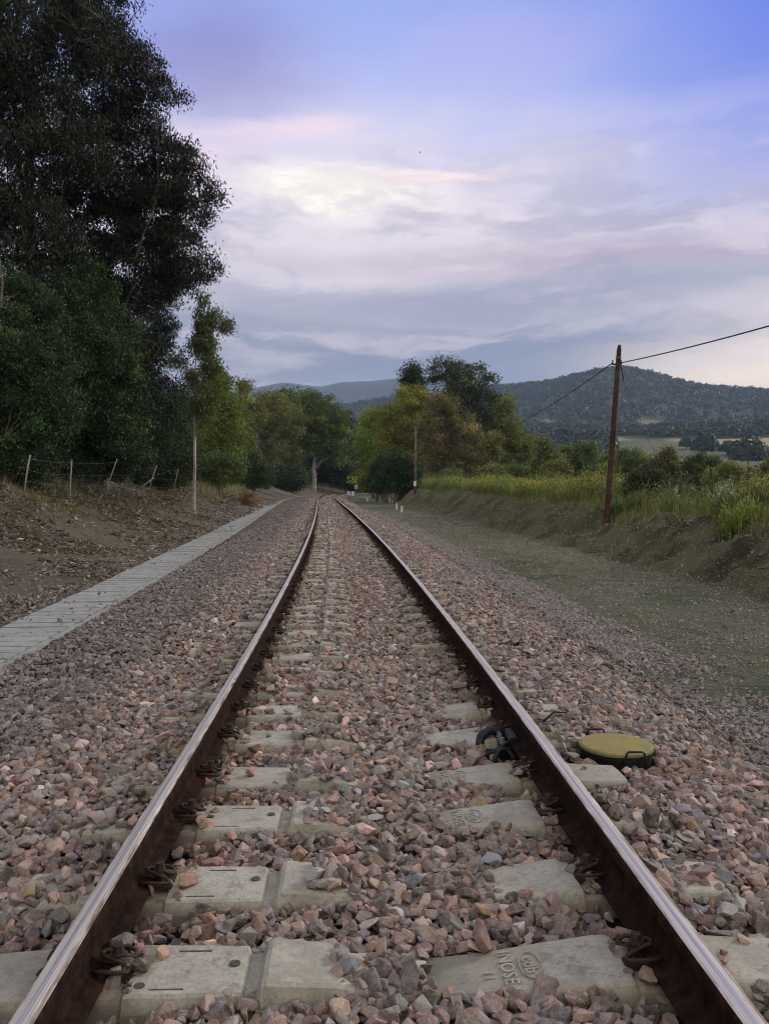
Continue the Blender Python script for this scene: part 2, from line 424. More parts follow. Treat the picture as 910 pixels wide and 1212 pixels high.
bedc = mixc(np.ones(GX.shape + (3,)) * np.array([.045, .038, .034]), [.04, .04, .04], sm((-1.9 - O) / .8))  # dark soil bed, deepened in colour to stand for shade between the stones
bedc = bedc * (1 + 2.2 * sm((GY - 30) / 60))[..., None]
right = sm((O - 2.6) / .5)
c = mixc(c, [.24, .245, .165], right)
c = mixc(c, [.32, .30, .20], right * sm((n0 + .02) / .15) * sm((O - 4.2) / 2))
c = mixc(c, [.15, .18, .10], right * sm((-n0 + .0) / .12) * sm((7.2 - O) / 2))
c = mixc(c, [.25, .235, .125], sm((O - 6.4) / .8))
c = mixc(c, [.12, .15, .06], sm((O - 6.4) / .8) * sm((n1 + .02) / .12) * .8)
c = mixc(c, [.10, .075, .05], sm((O - 6.4) / 1) * sm((25 - GY) / 7) * sm((.12 + n1) / .15) * .85)
c = mixc(c, [.10, .12, .055], sm((O - 9.0 + 1.5 * n1) / .8) * .85)
c = c * (1 - bed[..., None]) + bedc * bed[..., None]
c = mixc(c, [.07, .085, .035], sm((RR - 120) / 60) * sm((np.abs(O) - 12) / 8))
fieldn = fbm(GX * .006 + 3, GY * .006, 3); azd = np.degrees(np.arctan2(GX, GY))
fld = sm((RR - 330) / 60) * sm((840 - RR + 260 * fieldn) / 60) * sm((azd - 13) / 3)
c = mixc(c, [.085, .10, .045], sm((RR - 330) / 60))
c = mixc(c, [.15, .165, .075], fld)
c = mixc(c, [.44, .36, .19], fld * sm((fieldn + .06 + .35 * fbm(GX * .02, GY * .02, 2)) / .05))
clear = sm((fbm(GX * .008 + 60, GY * .008 + 21, 3) - .20) / .05) * sm((RR - 1000) / 100)
c = mixc(c, [.24, .21, .12], clear)
ny, nx = GX.shape
idx = np.arange(nx * ny).reshape(ny, nx)
Q = np.stack([idx[:-1, :-1], idx[:-1, 1:], idx[1:, 1:], idx[1:, :-1]], -1).reshape(-1, 4)
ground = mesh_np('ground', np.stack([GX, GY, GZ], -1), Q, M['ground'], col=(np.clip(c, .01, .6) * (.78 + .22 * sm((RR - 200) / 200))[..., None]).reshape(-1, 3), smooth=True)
tag(ground, kind='structure')

# far blue range behind the near hill
def hills(name, pts, dist, depth, seed, mt):
    px = np.linspace(-900, 1900, 420); hh = np.interp(px, [p[0] for p in pts], [p[1] for p in pts])
    V = []; rows = 26
    for j in range(rows):
        t = j / (rows - 1); prof = math.sin(t * math.pi) ** .8
        d = dist + (t - .5) * depth
        x = (px - 455) / F * d; z = CAMZ + (575 - hh) / F * dist * prof * (1 + (t - .5) * .0)
        z = z + fbm(x * .0018 + seed, np.full_like(x, d) * .0018, 5) * 110 * prof * (0.45 if abs(t - .5) < .1 else 1) - 60 * (1 - prof)
        V.append(np.stack([x, np.full_like(x, d), z], -1))
    V = np.array(V); ny, nx = V.shape[:2]; idx = np.arange(nx * ny).reshape(ny, nx)
    Q = np.stack([idx[:-1, :-1], idx[:-1, 1:], idx[1:, 1:], idx[1:, :-1]], -1).reshape(-1, 4)
    o = mesh_np(name, V, Q, mt, smooth=True); tag(o, kind='structure')
hm = mat('far_hill_scrub', (.03, .045, .03), .95, 0, .004, .5, 0, col2=(.045, .055, .035))
hills('hills', [(-900, 520), (100, 478), (240, 470), (297, 463), (339, 455), (381, 460), (402, 455), (460, 452), (510, 450), (586, 455), (640, 452), (700, 458), (900, 470), (1900, 500)], 4300, 1700, 3, hm)

# ---------------------------------------------------------------- rails
prof = [(-.07, .004), (-.07, .012), (-.02, .026), (-.009, .045), (-.009, .118), (-.034, .130), (-.036, .136), (-.036, .160), (-.030, .1695), (-.018, .1735), (0, .1750),
        (.018, .1735), (.030, .1695), (.036, .160), (.036, .136), (.034, .130), (.009, .118), (.009, .045), (.02, .026), (.07, .012), (.07, .004)]
def rail(o0, label):
    ys = np.concatenate([np.arange(-6, 30, .5), np.arange(30, 120, 1.2), np.arange(120, 215, 1.0)])
    V, UV = [], []
    for y in ys:
        x0, y0 = onT(y, o0); s = sl(y); n = math.sqrt(1 + s * s)
        for (a, z) in prof:
            V.append((x0 + a / n, y0 - a * s / n, z)); UV.append((a, y, z))
    k = len(prof); Fs = []; mi = []
    for j in range(len(ys) - 1):
        for i in range(k):
            i2 = (i + 1) % k
            Fs.append((j * k + i, j * k + i2, (j + 1) * k + i2, (j + 1) * k + i)); mi.append(1 if 8 <= i <= 11 else 0)
    o = mesh_np('rail', V, Fs, M['rust'], uv=UV)
    o.data.materials.append(M['steel']); o.data.polygons.foreach_set('material_index', np.array(mi, np.int32))
    bm = bmesh.new(); bm.from_mesh(o.data); bmesh.ops.recalc_face_normals(bm, faces=bm.faces)
    bmesh.ops.holes_fill(bm, edges=[e for e in bm.edges if len(e.link_faces) == 1]); bm.to_mesh(o.data); bm.free()
    tag(o, label, 'rail', 'rails of the railway track')
GO = .870
rail(-GO, 'long rusty steel rail with brown shiny top, beside the ridged sleeper blocks')
rail(GO, 'long rusty steel rail with streaked silver top, passing the yellow lidded pot')

# ---------------------------------------------------------------- sleepers
SY = [.78, 1.34, 1.9, 2.46, 3.0, 3.6, 4.11, 4.75, 5.31]
while SY[-1] < 176: SY.append(SY[-1] + .575)
def sleeper_mesh():
    st = [(-1.30, -.035, .105), (-1.27, -.012, .125), (-1.0, .0, .135), (-.97, -.0, .14), (-.955, -.014, .14), (-.745, -.014, .14), (-.735, .0, .14), (-.60, -.001, .14), (-.41, -.004, .135), (-.395, -.022, .13), (-.365, -.024, .13),
          (-.345, .016, .13), (-.33, .022, .128), (-.12, .004, .12), (0.0, -.035, .11), (.12, -.045, .11), (.3, -.034, .115), (.5, -.014, .13), (.68, .004, .14), (.735, .004, .14), (.75, -.014, .14), (.955, -.014, .14), (.97, 0, .14), (1.0, 0, .135), (1.27, -.012, .125), (1.30, -.035, .105)]
    # resample for softness
    b = bmesh.new(); rings = []
    rr = random.Random(3)
    for (o, z, w) in st:
        j = lambda a: rr.uniform(-a, a)
        pr = [(-w - .035, -.19), (-w - .018 + j(.004), z - .05 + j(.01)), (-w + .003 + j(.003), z - .008 + j(.003)), (-w + .016, z), (w - .016, z), (w - .003 + j(.003), z - .008 + j(.003)), (w + .018 + j(.004), z - .05 + j(.01)), (w + .035, -.19)]
        rings.append([b.verts.new((o, a, c)) for a, c in pr])
    for A, B in zip(rings[:-1], rings[1:]):
        for i in range(len(A)):
            b.faces.new((A[i], B[i], B[(i + 1) % len(A)], A[(i + 1) % len(A)]))
    b.faces.new(rings[0][::-1]); b.faces.new(rings[-1])
    bmesh.ops.recalc_face_normals(b, faces=b.faces)
    me = bpy.data.meshes.new('sleeper'); b.to_mesh(me); b.free(); me.materials.append(M['sleeper']); return me
SM = sleeper_mesh()
def text_part(name, body, size, loc, rz, parent, m, ext=.0022):
    cu = bpy.data.curves.new(name, 'FONT'); cu.body = body; cu.size = size; cu.extrude = ext; cu.align_x = 'CENTER'; cu.align_y = 'CENTER'; cu.resolution_u = 2
    o = bpy.data.objects.new(name, cu); COL.objects.link(o); o.location = loc; o.rotation_euler = (0, 0, rz); cu.materials.append(m)
    me = bpy.data.meshes.new_from_object(o.evaluated_get(bpy.context.evaluated_depsgraph_get())); bpy.data.objects.remove(o)
    o = bpy.data.objects.new(name, me); COL.objects.link(o); o.location = loc; o.parent = parent; return o
def add_clips(root, both=True):
    for (ro, sgn) in ((-GO, 1), (-GO, -1), (GO, 1), (GO, -1)):
        def T(a, b_, z): return (ro + sgn * (.055 + a), b_, z)
        m = MB()
        half = [(-.028, .052, .022), (.0, .066, .030), (.045, .07, .030), (.072, .056, .024), (.074, .034, .018), (.055, .020, .026), (.02, .018, .044), (-.005, .016, .050), (-.016, 0, .051)]
        pts = half + [(a, -b_, z) for a, b_, z in half[:-1][::-1]]
        m.tube([T(*p) for p in pts], .0068, 8)
        k = m.build('rail_clip', M['clip'], root, True)
        m = MB(); m.cyl(T(.032, 0, .05), .022, .022, .006, 16); m.cyl(T(.032, 0, .064), .0165, .0155, .024, 6); m.cyl(T(.032, 0, .02), .011, .011, .06, 10)
        m.build('screw', M['clip'], k)
        m = MB(); m.box(T(.045, 0, .0), (.075, .105, .016), bev=.003); m.build('guide_plate', M['clip'], k)
ordinal = {3: 'nearest', 4: 'second nearest', 5: 'third nearest', 6: 'fourth nearest'}
SLG = 'concrete sleepers under the track'
protoc = None
for i, y in enumerate(SY):
    if i < 2: continue
    s = sl(y); x0, y0 = onT(y, 0)
    rz = math.atan(-s)
    if i in (3, 4, 5, 6, 7, 8):
        lab = {3: 'exposed grey concrete sleeper nearest the viewer, embossed lettering on its sloping end',
               4: 'second exposed concrete sleeper from the viewer, plain sloping end without lettering',
               5: 'third exposed concrete sleeper from the viewer, a few brown stones lying on it',
               6: 'exposed concrete sleeper just in front of the yellow lidded pot',
               7: 'concrete sleeper beside the black cable loop, just behind the yellow lidded pot',
               8: 'short exposed concrete sleeper end just beyond the black cable loop'}[i]
    else: lab = 'grey concrete sleeper mostly buried in pink ballast further along the track' if i > 8 else 'concrete sleeper in ballast at the very front edge of the view'
    if i <= 40:
        if protoc is None:
            root = bpy.data.objects.new('sleeper', SM); COL.objects.link(root); add_clips(root); protoc = root
            base_children = list(root.children)
        else:
            root = protoc.copy(); COL.objects.link(root)
            for ch in base_children: copy_tree(ch, root)
    else: root = bpy.data.objects.new('sleeper', SM); COL.objects.link(root)
    root.location = (x0, y0, 0); root.rotation_euler = (0, 0, rz)
    tag(root, lab, 'sleeper', SLG)
    if i in (3, 5, 6):
        o = text_part('embossed_word', 'INOSE', .062, (.385, 0, -.022), R(-90), root, M['sleeper'])
        o.rotation_euler = (Matrix.Rotation(R(-5.5), 3, 'Y') @ Matrix.Rotation(R(-90), 3, 'Z')).to_euler()
        o = text_part('embossed_badge', 'cdb', .062, (.455, 0, -.0155), 0, root, M['sleeper']); o.rotation_euler = (Matrix.Rotation(R(-5.5), 3, 'Y') @ Matrix.Rotation(R(-90), 3, 'Z')).to_euler()
        th = np.linspace(0, 2 * math.pi, 33); m = MB(); m.tube([(.457 + .034 * math.cos(t), .068 * math.sin(t), -.0155 + .034 * math.cos(t) * .096) for t in th], .0028, 5, False)
        m.build('badge_ring', M['sleeper'], root)
        o = text_part('embossed_number', '11', .05, (.325, -.03, -.0285), 0, root, M['sleeper']); o.rotation_euler = (Matrix.Rotation(R(-3), 3, 'Y') @ Matrix.Rotation(R(-90), 3, 'Z')).to_euler()
    if 3 <= i <= 5:
        for (a, b_) in ((-.70, -.085), (-.44, .02)):
            m = MB(); m.cyl((a, b_, -.0012), .017, .016, .004, 18); m.build('dowel_plug', M['slotm'], root)
        for (a, b_) in ((-.57, .09), (-.62, -.105)):
            m = MB(); m.box((a, b_, -.0022), (.10, .005, .005)); m.build('cast_slot', M['slotm'], root)

# ---------------------------------------------------------------- ballast stones
def hull(seed, npts, bev):
    r = random.Random(seed); b = bmesh.new()
    ax = (1.0, r.uniform(.65, .9), r.uniform(.45, .75))
    for _ in range(npts):
        v = Vector((r.gauss(0, 1), r.gauss(0, 1), r.gauss(0, 1))).normalized() * r.uniform(.85, 1.05)
        # push towards a boxy form for flat broken faces
        v = Vector([math.copysign(abs(c) ** .8, c) for c in v])
        b.verts.new((v.x * ax[0], v.y * ax[1], v.z * ax[2]))
    h = bmesh.ops.convex_hull(b, input=b.verts)
    bmesh.ops.delete(b, geom=[v for v in b.verts if not v.link_faces], context='VERTS')
    bmesh.ops.dissolve_limit(b, angle_limit=R(14), verts=b.verts, edges=b.edges)
    if bev: bmesh.ops.bevel(b, geom=b.edges[:], offset=bev, segments=1, affect='EDGES')
    bmesh.ops.triangulate(b, faces=b.faces); b.verts.ensure_lookup_table(); b.verts.index_update()
    V = np.array([v.co[:] for v in b.verts]); Fc = np.array([[v.index for v in f.verts] for f in b.faces]); b.free()
    return V, Fc
HI = [hull(100 + i, 12, .045) for i in range(26)]
LO = [hull(300 + i, 11, 0) for i in range(18)]
def rotm(e):
    cx, sx = np.cos(e[:, 0]), np.sin(e[:, 0]); cy_, sy = np.cos(e[:, 1]), np.sin(e[:, 1]); cz, sz = np.cos(e[:, 2]), np.sin(e[:, 2])
    Rm = np.empty((len(e), 3, 3))
    Rm[:, 0, 0] = cz * cy_; Rm[:, 0, 1] = cz * sy * sx - sz * cx; Rm[:, 0, 2] = cz * sy * cx + sz * sx
    Rm[:, 1, 0] = sz * cy_; Rm[:, 1, 1] = sz * sy * sx + cz * cx; Rm[:, 1, 2] = sz * sy * cx - cz * sx
    Rm[:, 2, 0] = -sy; Rm[:, 2, 1] = cy_ * sx; Rm[:, 2, 2] = cy_ * cx
    return Rm
def stones_mesh(name, P, size, colr, protos, tilt=.5):
    n = len(P); e = np.stack([rng.normal(0, tilt, n), rng.normal(0, tilt, n), rng.random(n) * 6.283], -1); Rm = rotm(e)
    sc = size[:, None] * rng.uniform(.85, 1.18, (n, 3)); pid = rng.integers(0, len(protos), n)
    Vs, Fs, Cs, base = [], [], [], 0
    for k, (V, Fc) in enumerate(protos):
        I = np.where(pid == k)[0]
        if not len(I): continue
        v = np.einsum('nij,nmj->nmi', Rm[I], V[None] * sc[I][:, None]) + P[I][:, None]
        Fs.append((Fc[None] + (np.arange(len(I)) * len(V))[:, None, None] + base).reshape(-1, 3))
        Vs.append(v.reshape(-1, 3)); Cs.append(np.repeat(colr[I], len(V), 0)); base += len(I) * len(V)
    return mesh_np(name, np.concatenate(Vs), np.concatenate(Fs), M['stone'], col=np.concatenate(Cs))
SYa = np.array(SY)
PAL = np.array([1.06, 1.0, .95]) * .95 * np.array([(.30, .205, .170), (.34, .26, .225), (.24, .195, .175), (.21, .20, .195), (.28, .275, .26), (.17, .175, .185), (.22, .15, .115), (.34, .30, .27), (.13, .12, .11), (.25, .17, .10), (.15, .18, .20), (.31, .27, .245)])
PW = np.array([.19, .15, .13, .11, .09, .08, .08, .06, .04, .03, .02, .02]); PW = PW / PW.sum()
def gen(y0, y1, cell, size, o0=-3.35, o1=2.75, cull=True):
    oo = np.arange(o0, o1, cell); yy = np.arange(y0, y1, cell)
    A, B = np.meshgrid(oo, yy); A = A.ravel(); B = B.ravel()
    A = A + rng.uniform(-.55, .55, len(A)) * cell; B = B + rng.uniform(-.55, .55, len(B)) * cell
    x, y = onT(B, A)
    if cull:
        k = np.abs(x) < .56 * np.maximum(y, 0) + .7; A, B, x, y = A[k], B[k], x[k], y[k]
    n = len(A); s = size * np.exp(rng.normal(0, .27, n)); s = np.clip(s, size * .5, size * 1.75)
    j = np.argmin(np.abs(SYa[None, :] - B[:, None]), 1) if n * len(SYa) < 3e7 else np.clip(np.round((B - 5.31) / .575).astype(int) + 8, 0, len(SYa) - 1)
    al = np.abs(B - SYa[j]); 
    onS = (al < np.interp(np.abs(A), [0, .3, .6, 1.0, 1.3], [.098, .102, .125, .125, .10]) + .010 * np.sin(A * 23 + j)) & (np.abs(A) < 1.34)
    surf = np.interp(A, [-4, -3.3, -2.8, -2.1, -1.6, -1.3, 1.3, 1.7, 2.6, 3.2], [-.26, -.255, -.24, -.125, -.06, -.045, -.045, -.085, -.37, -.41])
    surf = surf + .022 * (fbm(A * 3.1, B * 3.1) * 2) + .012
    ex = np.zeros(n)                                             # exposure of the sleeper top
    l0 = np.interp(j, [3, 4, 5, 6, 8, 12, 30], [-.72, -.67, -.69, -.68, -.66, -.66, -.72]); l1 = np.interp(j, [3, 4, 5, 6, 8, 12, 30], [-.13, -.22, -.29, -.36, -.36, -.30, -.2]) + .04 * np.sin(j * 5.1) * (j > 6)
    r0_ = np.interp(j, [3, 4, 5, 6, 7, 8, 20, 40], [.15, .46, .30, .30, .36, .52, .45, .3]); ragged = .05 * fbm(A * 3, B * 14 + 7)
    li = (A > l0 + ragged) & (A < l1 + ragged); ri = (A > r0_ + ragged) & (A < .725)
    lo = (A < -.93) & (A > -1.32); ro = (A > .93) & (A < 1.33)
    ex = np.where(li, np.interp(j, [0, 4, 6, 9, 14, 30, 60], [1.1, 1.0, .96, .66, .58, .62, .75]), ex)
    ex = np.where(ri, np.where(j <= 8, 1., np.where(j < 20, .02, np.interp(j, [20, 30], [.35, .7]))), ex)
    ex = np.where(lo, np.select([j == 3, j == 4, j == 5, j < 13], [.97, .42, .2, .05], .55), ex)
    ex = np.where(ro, np.select([j == 3, j == 6, j == 8, j == 7, j == 4, j < 20], [.95, 1., .6, .5, .05, .03], .3), ex)
    pn = fbm(A * 5.5 + 3, B * 5.5, 3); pr = np.where(ex > 0, sm((ex - .5 + 1.3 * pn) / .25 + .5), 0); pr = np.where(ex >= .94, np.maximum(pr, .97), pr); ex = np.where(onS, pr, ex)
    keep = ~(onS & (rng.random(n) < pr * .99))
    stray = onS & keep & (ex > .5)
    cov = onS & keep & (ex <= .5)
    dr = np.abs(np.abs(A) - GO)
    keep &= ~(dr < .045 + s * .5) & ~((dr < .16) & onS & (B < 28) & (rng.random(n) < .45) & (dr > .07))
    # gap beside rails lower
    surf = np.where((dr < .22) & ~onS, surf - .035, surf)
    top = np.interp(A, [-1.3, -1.0, -.95, -.75, -.6, -.4, -.33, -.12, 0, .12, .3, .5, .68, .75, 1, 1.3], [-.03, 0, -.01, -.01, 0, -.01, .02, .004, -.035, -.045, -.034, -.014, .004, -.01, 0, -.03])
    surf = np.where(cov, np.maximum(surf, top + s * .25), surf)
    z = surf - s * .12 + rng.uniform(-.6, .6, n) * s
    z = np.where(stray, top + s * .45, z)
    # keep clear of the pot and the cable loop
    keep &= ~(((x - 1.27) ** 2 + (y - 4.52) ** 2) < .235 ** 2)
    keep &= ~((np.abs(A - .74) < .15) & (y > 4.15) & (y < 4.95) & (rng.random(n) < .5))
    ci = rng.choice(len(PAL), n, p=PW); cc = PAL[ci] * np.exp(rng.normal(-.08, .38, (n, 1))) * rng.uniform(.92, 1.08, (n, 3))
    grey = sm((-1.55 - A + 1.0 * fbm(x * 1.2, y * 1.2)) / .8)[:, None]
    gl = cc.mean(1, keepdims=True) * np.array([1., 1., .99]) * .50
    cc = cc * (1 - .8 * grey) + gl * .8 * grey
    nr = sm((.26 - np.abs(A + GO - .14)) / .16)[:, None] * .55                     # brake dust and rust beside the left rail
    cc = cc * (1 - nr) + cc * np.array([.95, .70, .52]) * nr
    nr = sm((.24 - np.abs(A - GO + .10)) / .16)[:, None] * .5
    cc = cc * (1 - nr) + cc * np.array([.62, .55, .50]) * nr
    toe = sm((A - 2.2) / .4)[:, None]; cc = cc * (1 - .6 * toe) + gl * .6 * toe * .9
    toeE = 2.42 + .55 * fbm(B * .9, A * .3 + 5); keep &= ~((A > toeE) & (rng.random(n) < (A - toeE) / .45))
    k = keep
    return np.stack([x, y, z], -1)[k], s[k], cc[k]
P1 = gen(1.3, 7.0, .036, .029); P2 = gen(1.3, 7.0, .060, .034)
P3 = gen(1.3, 7.0, .040, .033); P3[0][:, 2] -= .03; P = [np.concatenate(q) for q in zip(P1, P2, P3)]
tag(stones_mesh('ballast', *P, HI), kind='stuff')
tag(stones_mesh('ballast', *gen(7.0, 24, .042, .031), LO), kind='stuff')
tag(stones_mesh('ballast', *gen(24, 55, .068, .045), LO), kind='stuff')
tag(stones_mesh('ballast', *gen(55, 130, .13, .075), LO), kind='stuff')
# small loose gravel on the right verge and grit on the left
def loose(n, o0, o1, y0, y1, s0, pal, name, clump=.0, zoff=0):
    B = y0 + (y1 - y0) * rng.random(n) ** 1.5; A = rng.uniform(o0, o1, n); x, y = onT(B, A)
    k = np.abs(x) < .56 * y + .7
    k &= (fbm(x * .9 + 5, y * .9) + rng.uniform(-.25, .25, n)) > clump
    x, y = x[k], y[k]; n = len(x); s = s0 * np.exp(rng.normal(0, .35, n)) * (1 + y / 45)
    z = height(x, y) + s * .15 + zoff
    cc = np.array(pal)[rng.integers(0, len(pal), n)] * rng.uniform(.7, 1.2, (n, 1))
    tag(stones_mesh(name, np.stack([x, y, z], -1), s, cc, LO), kind='stuff')
loose(60000, 2.5, 3.6, 3, 60, .016, [(.2, .2, .19), (.26, .25, .23), (.14, .14, .14), (.24, .19, .17)], 'gravel', -.12)
loose(70000, 3.0, 9.5, 5, 60, .012, [(.19, .19, .14), (.25, .24, .18), (.10, .10, .07), (.30, .30, .25)], 'gravel', -.12)
loose(1300, -4.5, -3.3, 5, 45, .012, [(.17, .15, .13), (.23, .21, .19), (.12, .12, .11)], 'gravel', .08, .085)
loose(12000, -5.8, -3.9, 7, 60, .014, [(.2, .2, .19), (.26, .25, .23), (.14, .14, .14)], 'gravel', .0)

# ---------------------------------------------------------------- cable trough with concrete covers
def to(y): return np.interp(y, [0, 10, 20, 28, 60, 110, 160], [-3.72, -3.72, -3.98, -4.10, -4.75, -5.35, -5.6])
TZ = -.20
ys = np.concatenate([np.arange(5, 30.1, .3), np.arange(30.5, 150, .6)])
for sgn, w, zt, lab in ((1, .045, .0, 'side wall nearer the track'), ):
    pass
root = None
V = []; 
for y in np.arange(4.5, 150.5, .6):
    o = to(y)
    V.append([(*onT(y, o + a), z) for a, z in ((-.40, TZ - .12), (-.40, TZ - .052), (.40, TZ - .052), (.40, TZ - .01), (.455, TZ - .01), (.455, TZ - .25), (-.40, TZ - .25))])
V = np.array(V); m_, k_ = V.shape[:2]; idx = np.arange(m_ * k_).reshape(m_, k_); nx_ = np.roll(idx, -1, 1)
Q = np.stack([idx[:-1], nx_[:-1], nx_[1:], idx[1:]], -1).reshape(-1, 4)
tr = mesh_np('cable_trough', V, Q, M['slab']); tag(tr, 'long low concrete trough running beside the ballast under the cover slabs', 'cable trough')
sb = None
labs = 'flat grey concrete cover slab in the long row left of the track'
for i, y in enumerate(ys):
    if sb is None:
        m = MB(); m.box((0, 0, 0), (.775, .278, .05), bev=.007); sb = m.build('cover_slab', M['slab'])
        q = sb
    elif y == ys[84]:
        m = MB(); m.box((0, 0, 0), (.775, .585, .05), bev=.006); sb2 = m.build('cover_slab', M['slab']); q = sb2
    else: q = (sb if y < 30.2 else sb2).copy(); COL.objects.link(q)
    r = random.Random(i); sh = .0
    if 30 < y < 60: sh = -.05
    hs = .15 if y < 30.2 else .3; x0, y0 = onT(y + hs, to(y + hs) - .008 + r.uniform(-.008, .008) + sh)
    q.location = (x0, y0, TZ - .025 + r.uniform(-.005, .006)); q.rotation_euler = (r.uniform(-.010, .010), r.uniform(-.008, .008), math.atan(-sl(y)) * 1.0 + math.atan(-(to(y + .6) - to(y)) / .6) * -1 * -1 + r.uniform(-.012, .012))
    tag(q, labs if y < 30.2 else 'smooth pale concrete cover slab in the further half of the long row', 'cover slab', 'concrete cover slabs over the cable trough', 'thing')

# ---------------------------------------------------------------- yellow lidded pot, cables, rail sensor
pot = empty('junction_pot', (1.275, 4.52, -.10), 'round black cable pot with weathered yellow lid beside the rail', 'junction pot')
m = MB(); m.cyl((0, 0, .02), .185, .190, .16, 40); m.cyl((0, 0, .095), .197, .197, .02, 40); m.build('body', M['black'], pot, False)
m = MB(); m.cyl((0, 0, .115), .199, .199, .014, 48); m.cyl((0, 0, .1245), .196, .186, .006, 48); m.build('lid', M['yellow'], pot)
for (hx, hy, rz) in ((.045, -.205, 0), (-.06, .205, 0)):
    m = MB(); m.tube([(hx - .062, hy, .02), (hx - .055, hy - .004, .10), (hx - .046, hy - .006, .138), (hx - .036, hy - .006, .145), (hx + .036, hy - .006, .145), (hx + .046, hy - .006, .138), (hx + .055, hy - .004, .10), (hx + .062, hy, .02)], .006, 8)
    m.build('handle', M['black'], pot, True)
m = MB(); m.cyl((.045, -.20, .05), .016, .016, .03, 6, (R(90), 0, 0)); m.box((.045, -.197, .03), (.07, .02, .045), bev=.004); m.build('latch', M['galv'], pot)
m = MB(); m.tube([(-.18, .02, .02), (-.26, .02, .03), (-.34, .0, .0), (-.42, -.02, -.05)], .028, 12); m.tube([(-.17, -.07, .0), (-.28, -.08, .02), (-.4, -.06, -.04)], .022, 12)
for k in range(7): m.cyl((-.20 - .022 * k, .02, .026), .034, .034, .010, 14, (0, R(90), 0))
m.build('cable_gland', M['black'], pot)
x0, y0 = onT(4.62, GO - .15)
sen = empty('rail_sensor', (x0 + .02, y0, -.03), 'black rail sensor with looping rubber cable clamped inside the right rail', 'rail sensor', rz=.045)
m = MB(); m.box((.075, -.02, .045), (.05, .20, .07), (0, R(-12), 0), .008); m.box((.045, -.02, -.005), (.10, .22, .04), bev=.008); m.build('body', M['black'], sen)
m = MB(); m.tube([(-.10, -.05, -.12), (-.115, -.02, -.03), (-.09, .02, .045), (-.04, .06, .07), (.03, .08, .06), (.08, .07, .02)], .026, 12); m.build('cable', M['black'], sen, True)
m = MB(); m.tube([(-.06, -.22, -.06), (-.05, -.20, .0), (-.02, -.17, .03), (.02, -.15, .03), (.05, -.17, .0), (.06, -.2, -.06)], .014, 10); m.tube([(-.11, -.02, -.1), (-.07, -.12, -.02), (.0, -.13, .04), (.06, -.09, .05)], .012, 10); m.build('cable', M['black'], sen, True)
m = MB()
for yy in (-.07, .0, .05):
    m = MB(); m.cyl((.015, yy, .055), .011, .011, .03, 6); m.cyl((.015, yy, .04), .017, .017, .005, 14); m.build('bolt', M['galv'], sen)
m = MB(); m.box((.0, -.01, -.06), (.20, .26, .10), bev=.015); m.build('mounting_block', M['black'], sen)
x1, y1 = onT(5.0, GO + .13)
m = MB(); m.tube([(x1 - .02, y1 - .25, -.02), (x1 + .04, y1 - .16, .015), (x1 + .14, y1 - .12, .012), (x1 + .21, y1 - .18, -.02)], .010, 8); m.tube([(x1 + .1, y1 + .03, -.01), (x1 + .18, y1 + .1, .03), (x1 + .26, y1 + .12, .02)], .007, 8)
tag(m.build('cable', M['black'], None, True), 'thin black cable lying on stones behind the yellow lidded pot', 'cable')

# ---------------------------------------------------------------- trees
LF = dict(
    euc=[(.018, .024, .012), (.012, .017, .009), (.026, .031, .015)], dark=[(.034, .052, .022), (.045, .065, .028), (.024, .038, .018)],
    lush=[(.030, .060, .020), (.048, .084, .026), (.016, .032, .012)], mid=[(.10, .135, .032), (.075, .11, .028), (.13, .16, .040)],
    yel=[(.22, .22, .038), (.15, .18, .032), (.28, .25, .04)], olive=[(.145, .155, .042), (.105, .125, .036), (.18, .18, .052)],
    brown=[(.16, .115, .070), (.12, .090, .055), (.20, .14, .08)], lime=[(.18, .24, .042), (.13, .19, .038), (.24, .27, .05)],
    dry=[(.30, .19, .10), (.24, .14, .07), (.36, .25, .14)])
def leaves(C, rad, nper, ll, lw, droop, pal, r, flat=1.0, cvar=.35):
    n = len(C); T = n * nper
    base = np.repeat(C, nper, 0); rr = np.repeat(rad, nper)
    g = r.normal(0, .5, (T, 3)); g[:, 2] *= flat; q = np.linalg.norm(g, axis=1, keepdims=True); g = g / np.maximum(q / 1.25, 1)
    P = base + g * rr[:, None]
    D = r.normal(0, 1, (T, 3)); D[:, 2] -= droop; D /= np.linalg.norm(D, axis=1, keepdims=True)
    Wd = np.cross(D, r.normal(0, 1, (T, 3))); Wd /= np.linalg.norm(Wd, axis=1, keepdims=True) + 1e-9
    L = ll * r.uniform(.6, 1.35, (T, 1)); w = lw * r.uniform(.7, 1.3, (T, 1))
    V = np.stack([P - D * L * .5, P - D * L * .05 + Wd * w * .5, P + D * L * .5, P - D * L * .05 - Wd * w * .5], 1).reshape(-1, 3)
    Fq = np.arange(T * 4).reshape(-1, 4)
    pal = np.array(pal); cl = pal[r.integers(0, len(pal), n)] * np.exp(r.normal(0, cvar, (n, 1)))
    c = np.repeat(cl, nper, 0) * .6 + pal[r.integers(0, len(pal), T)] * .4; c = c * r.uniform(.7, 1.3, (T, 1))
    return V, Fq, np.repeat(c, 4, 0)
def curve3(a, b, c_, n): 
    t = np.linspace(0, 1, n)[:, None]; return (1 - t) ** 2 * a + 2 * t * (1 - t) * b + t * t * c_
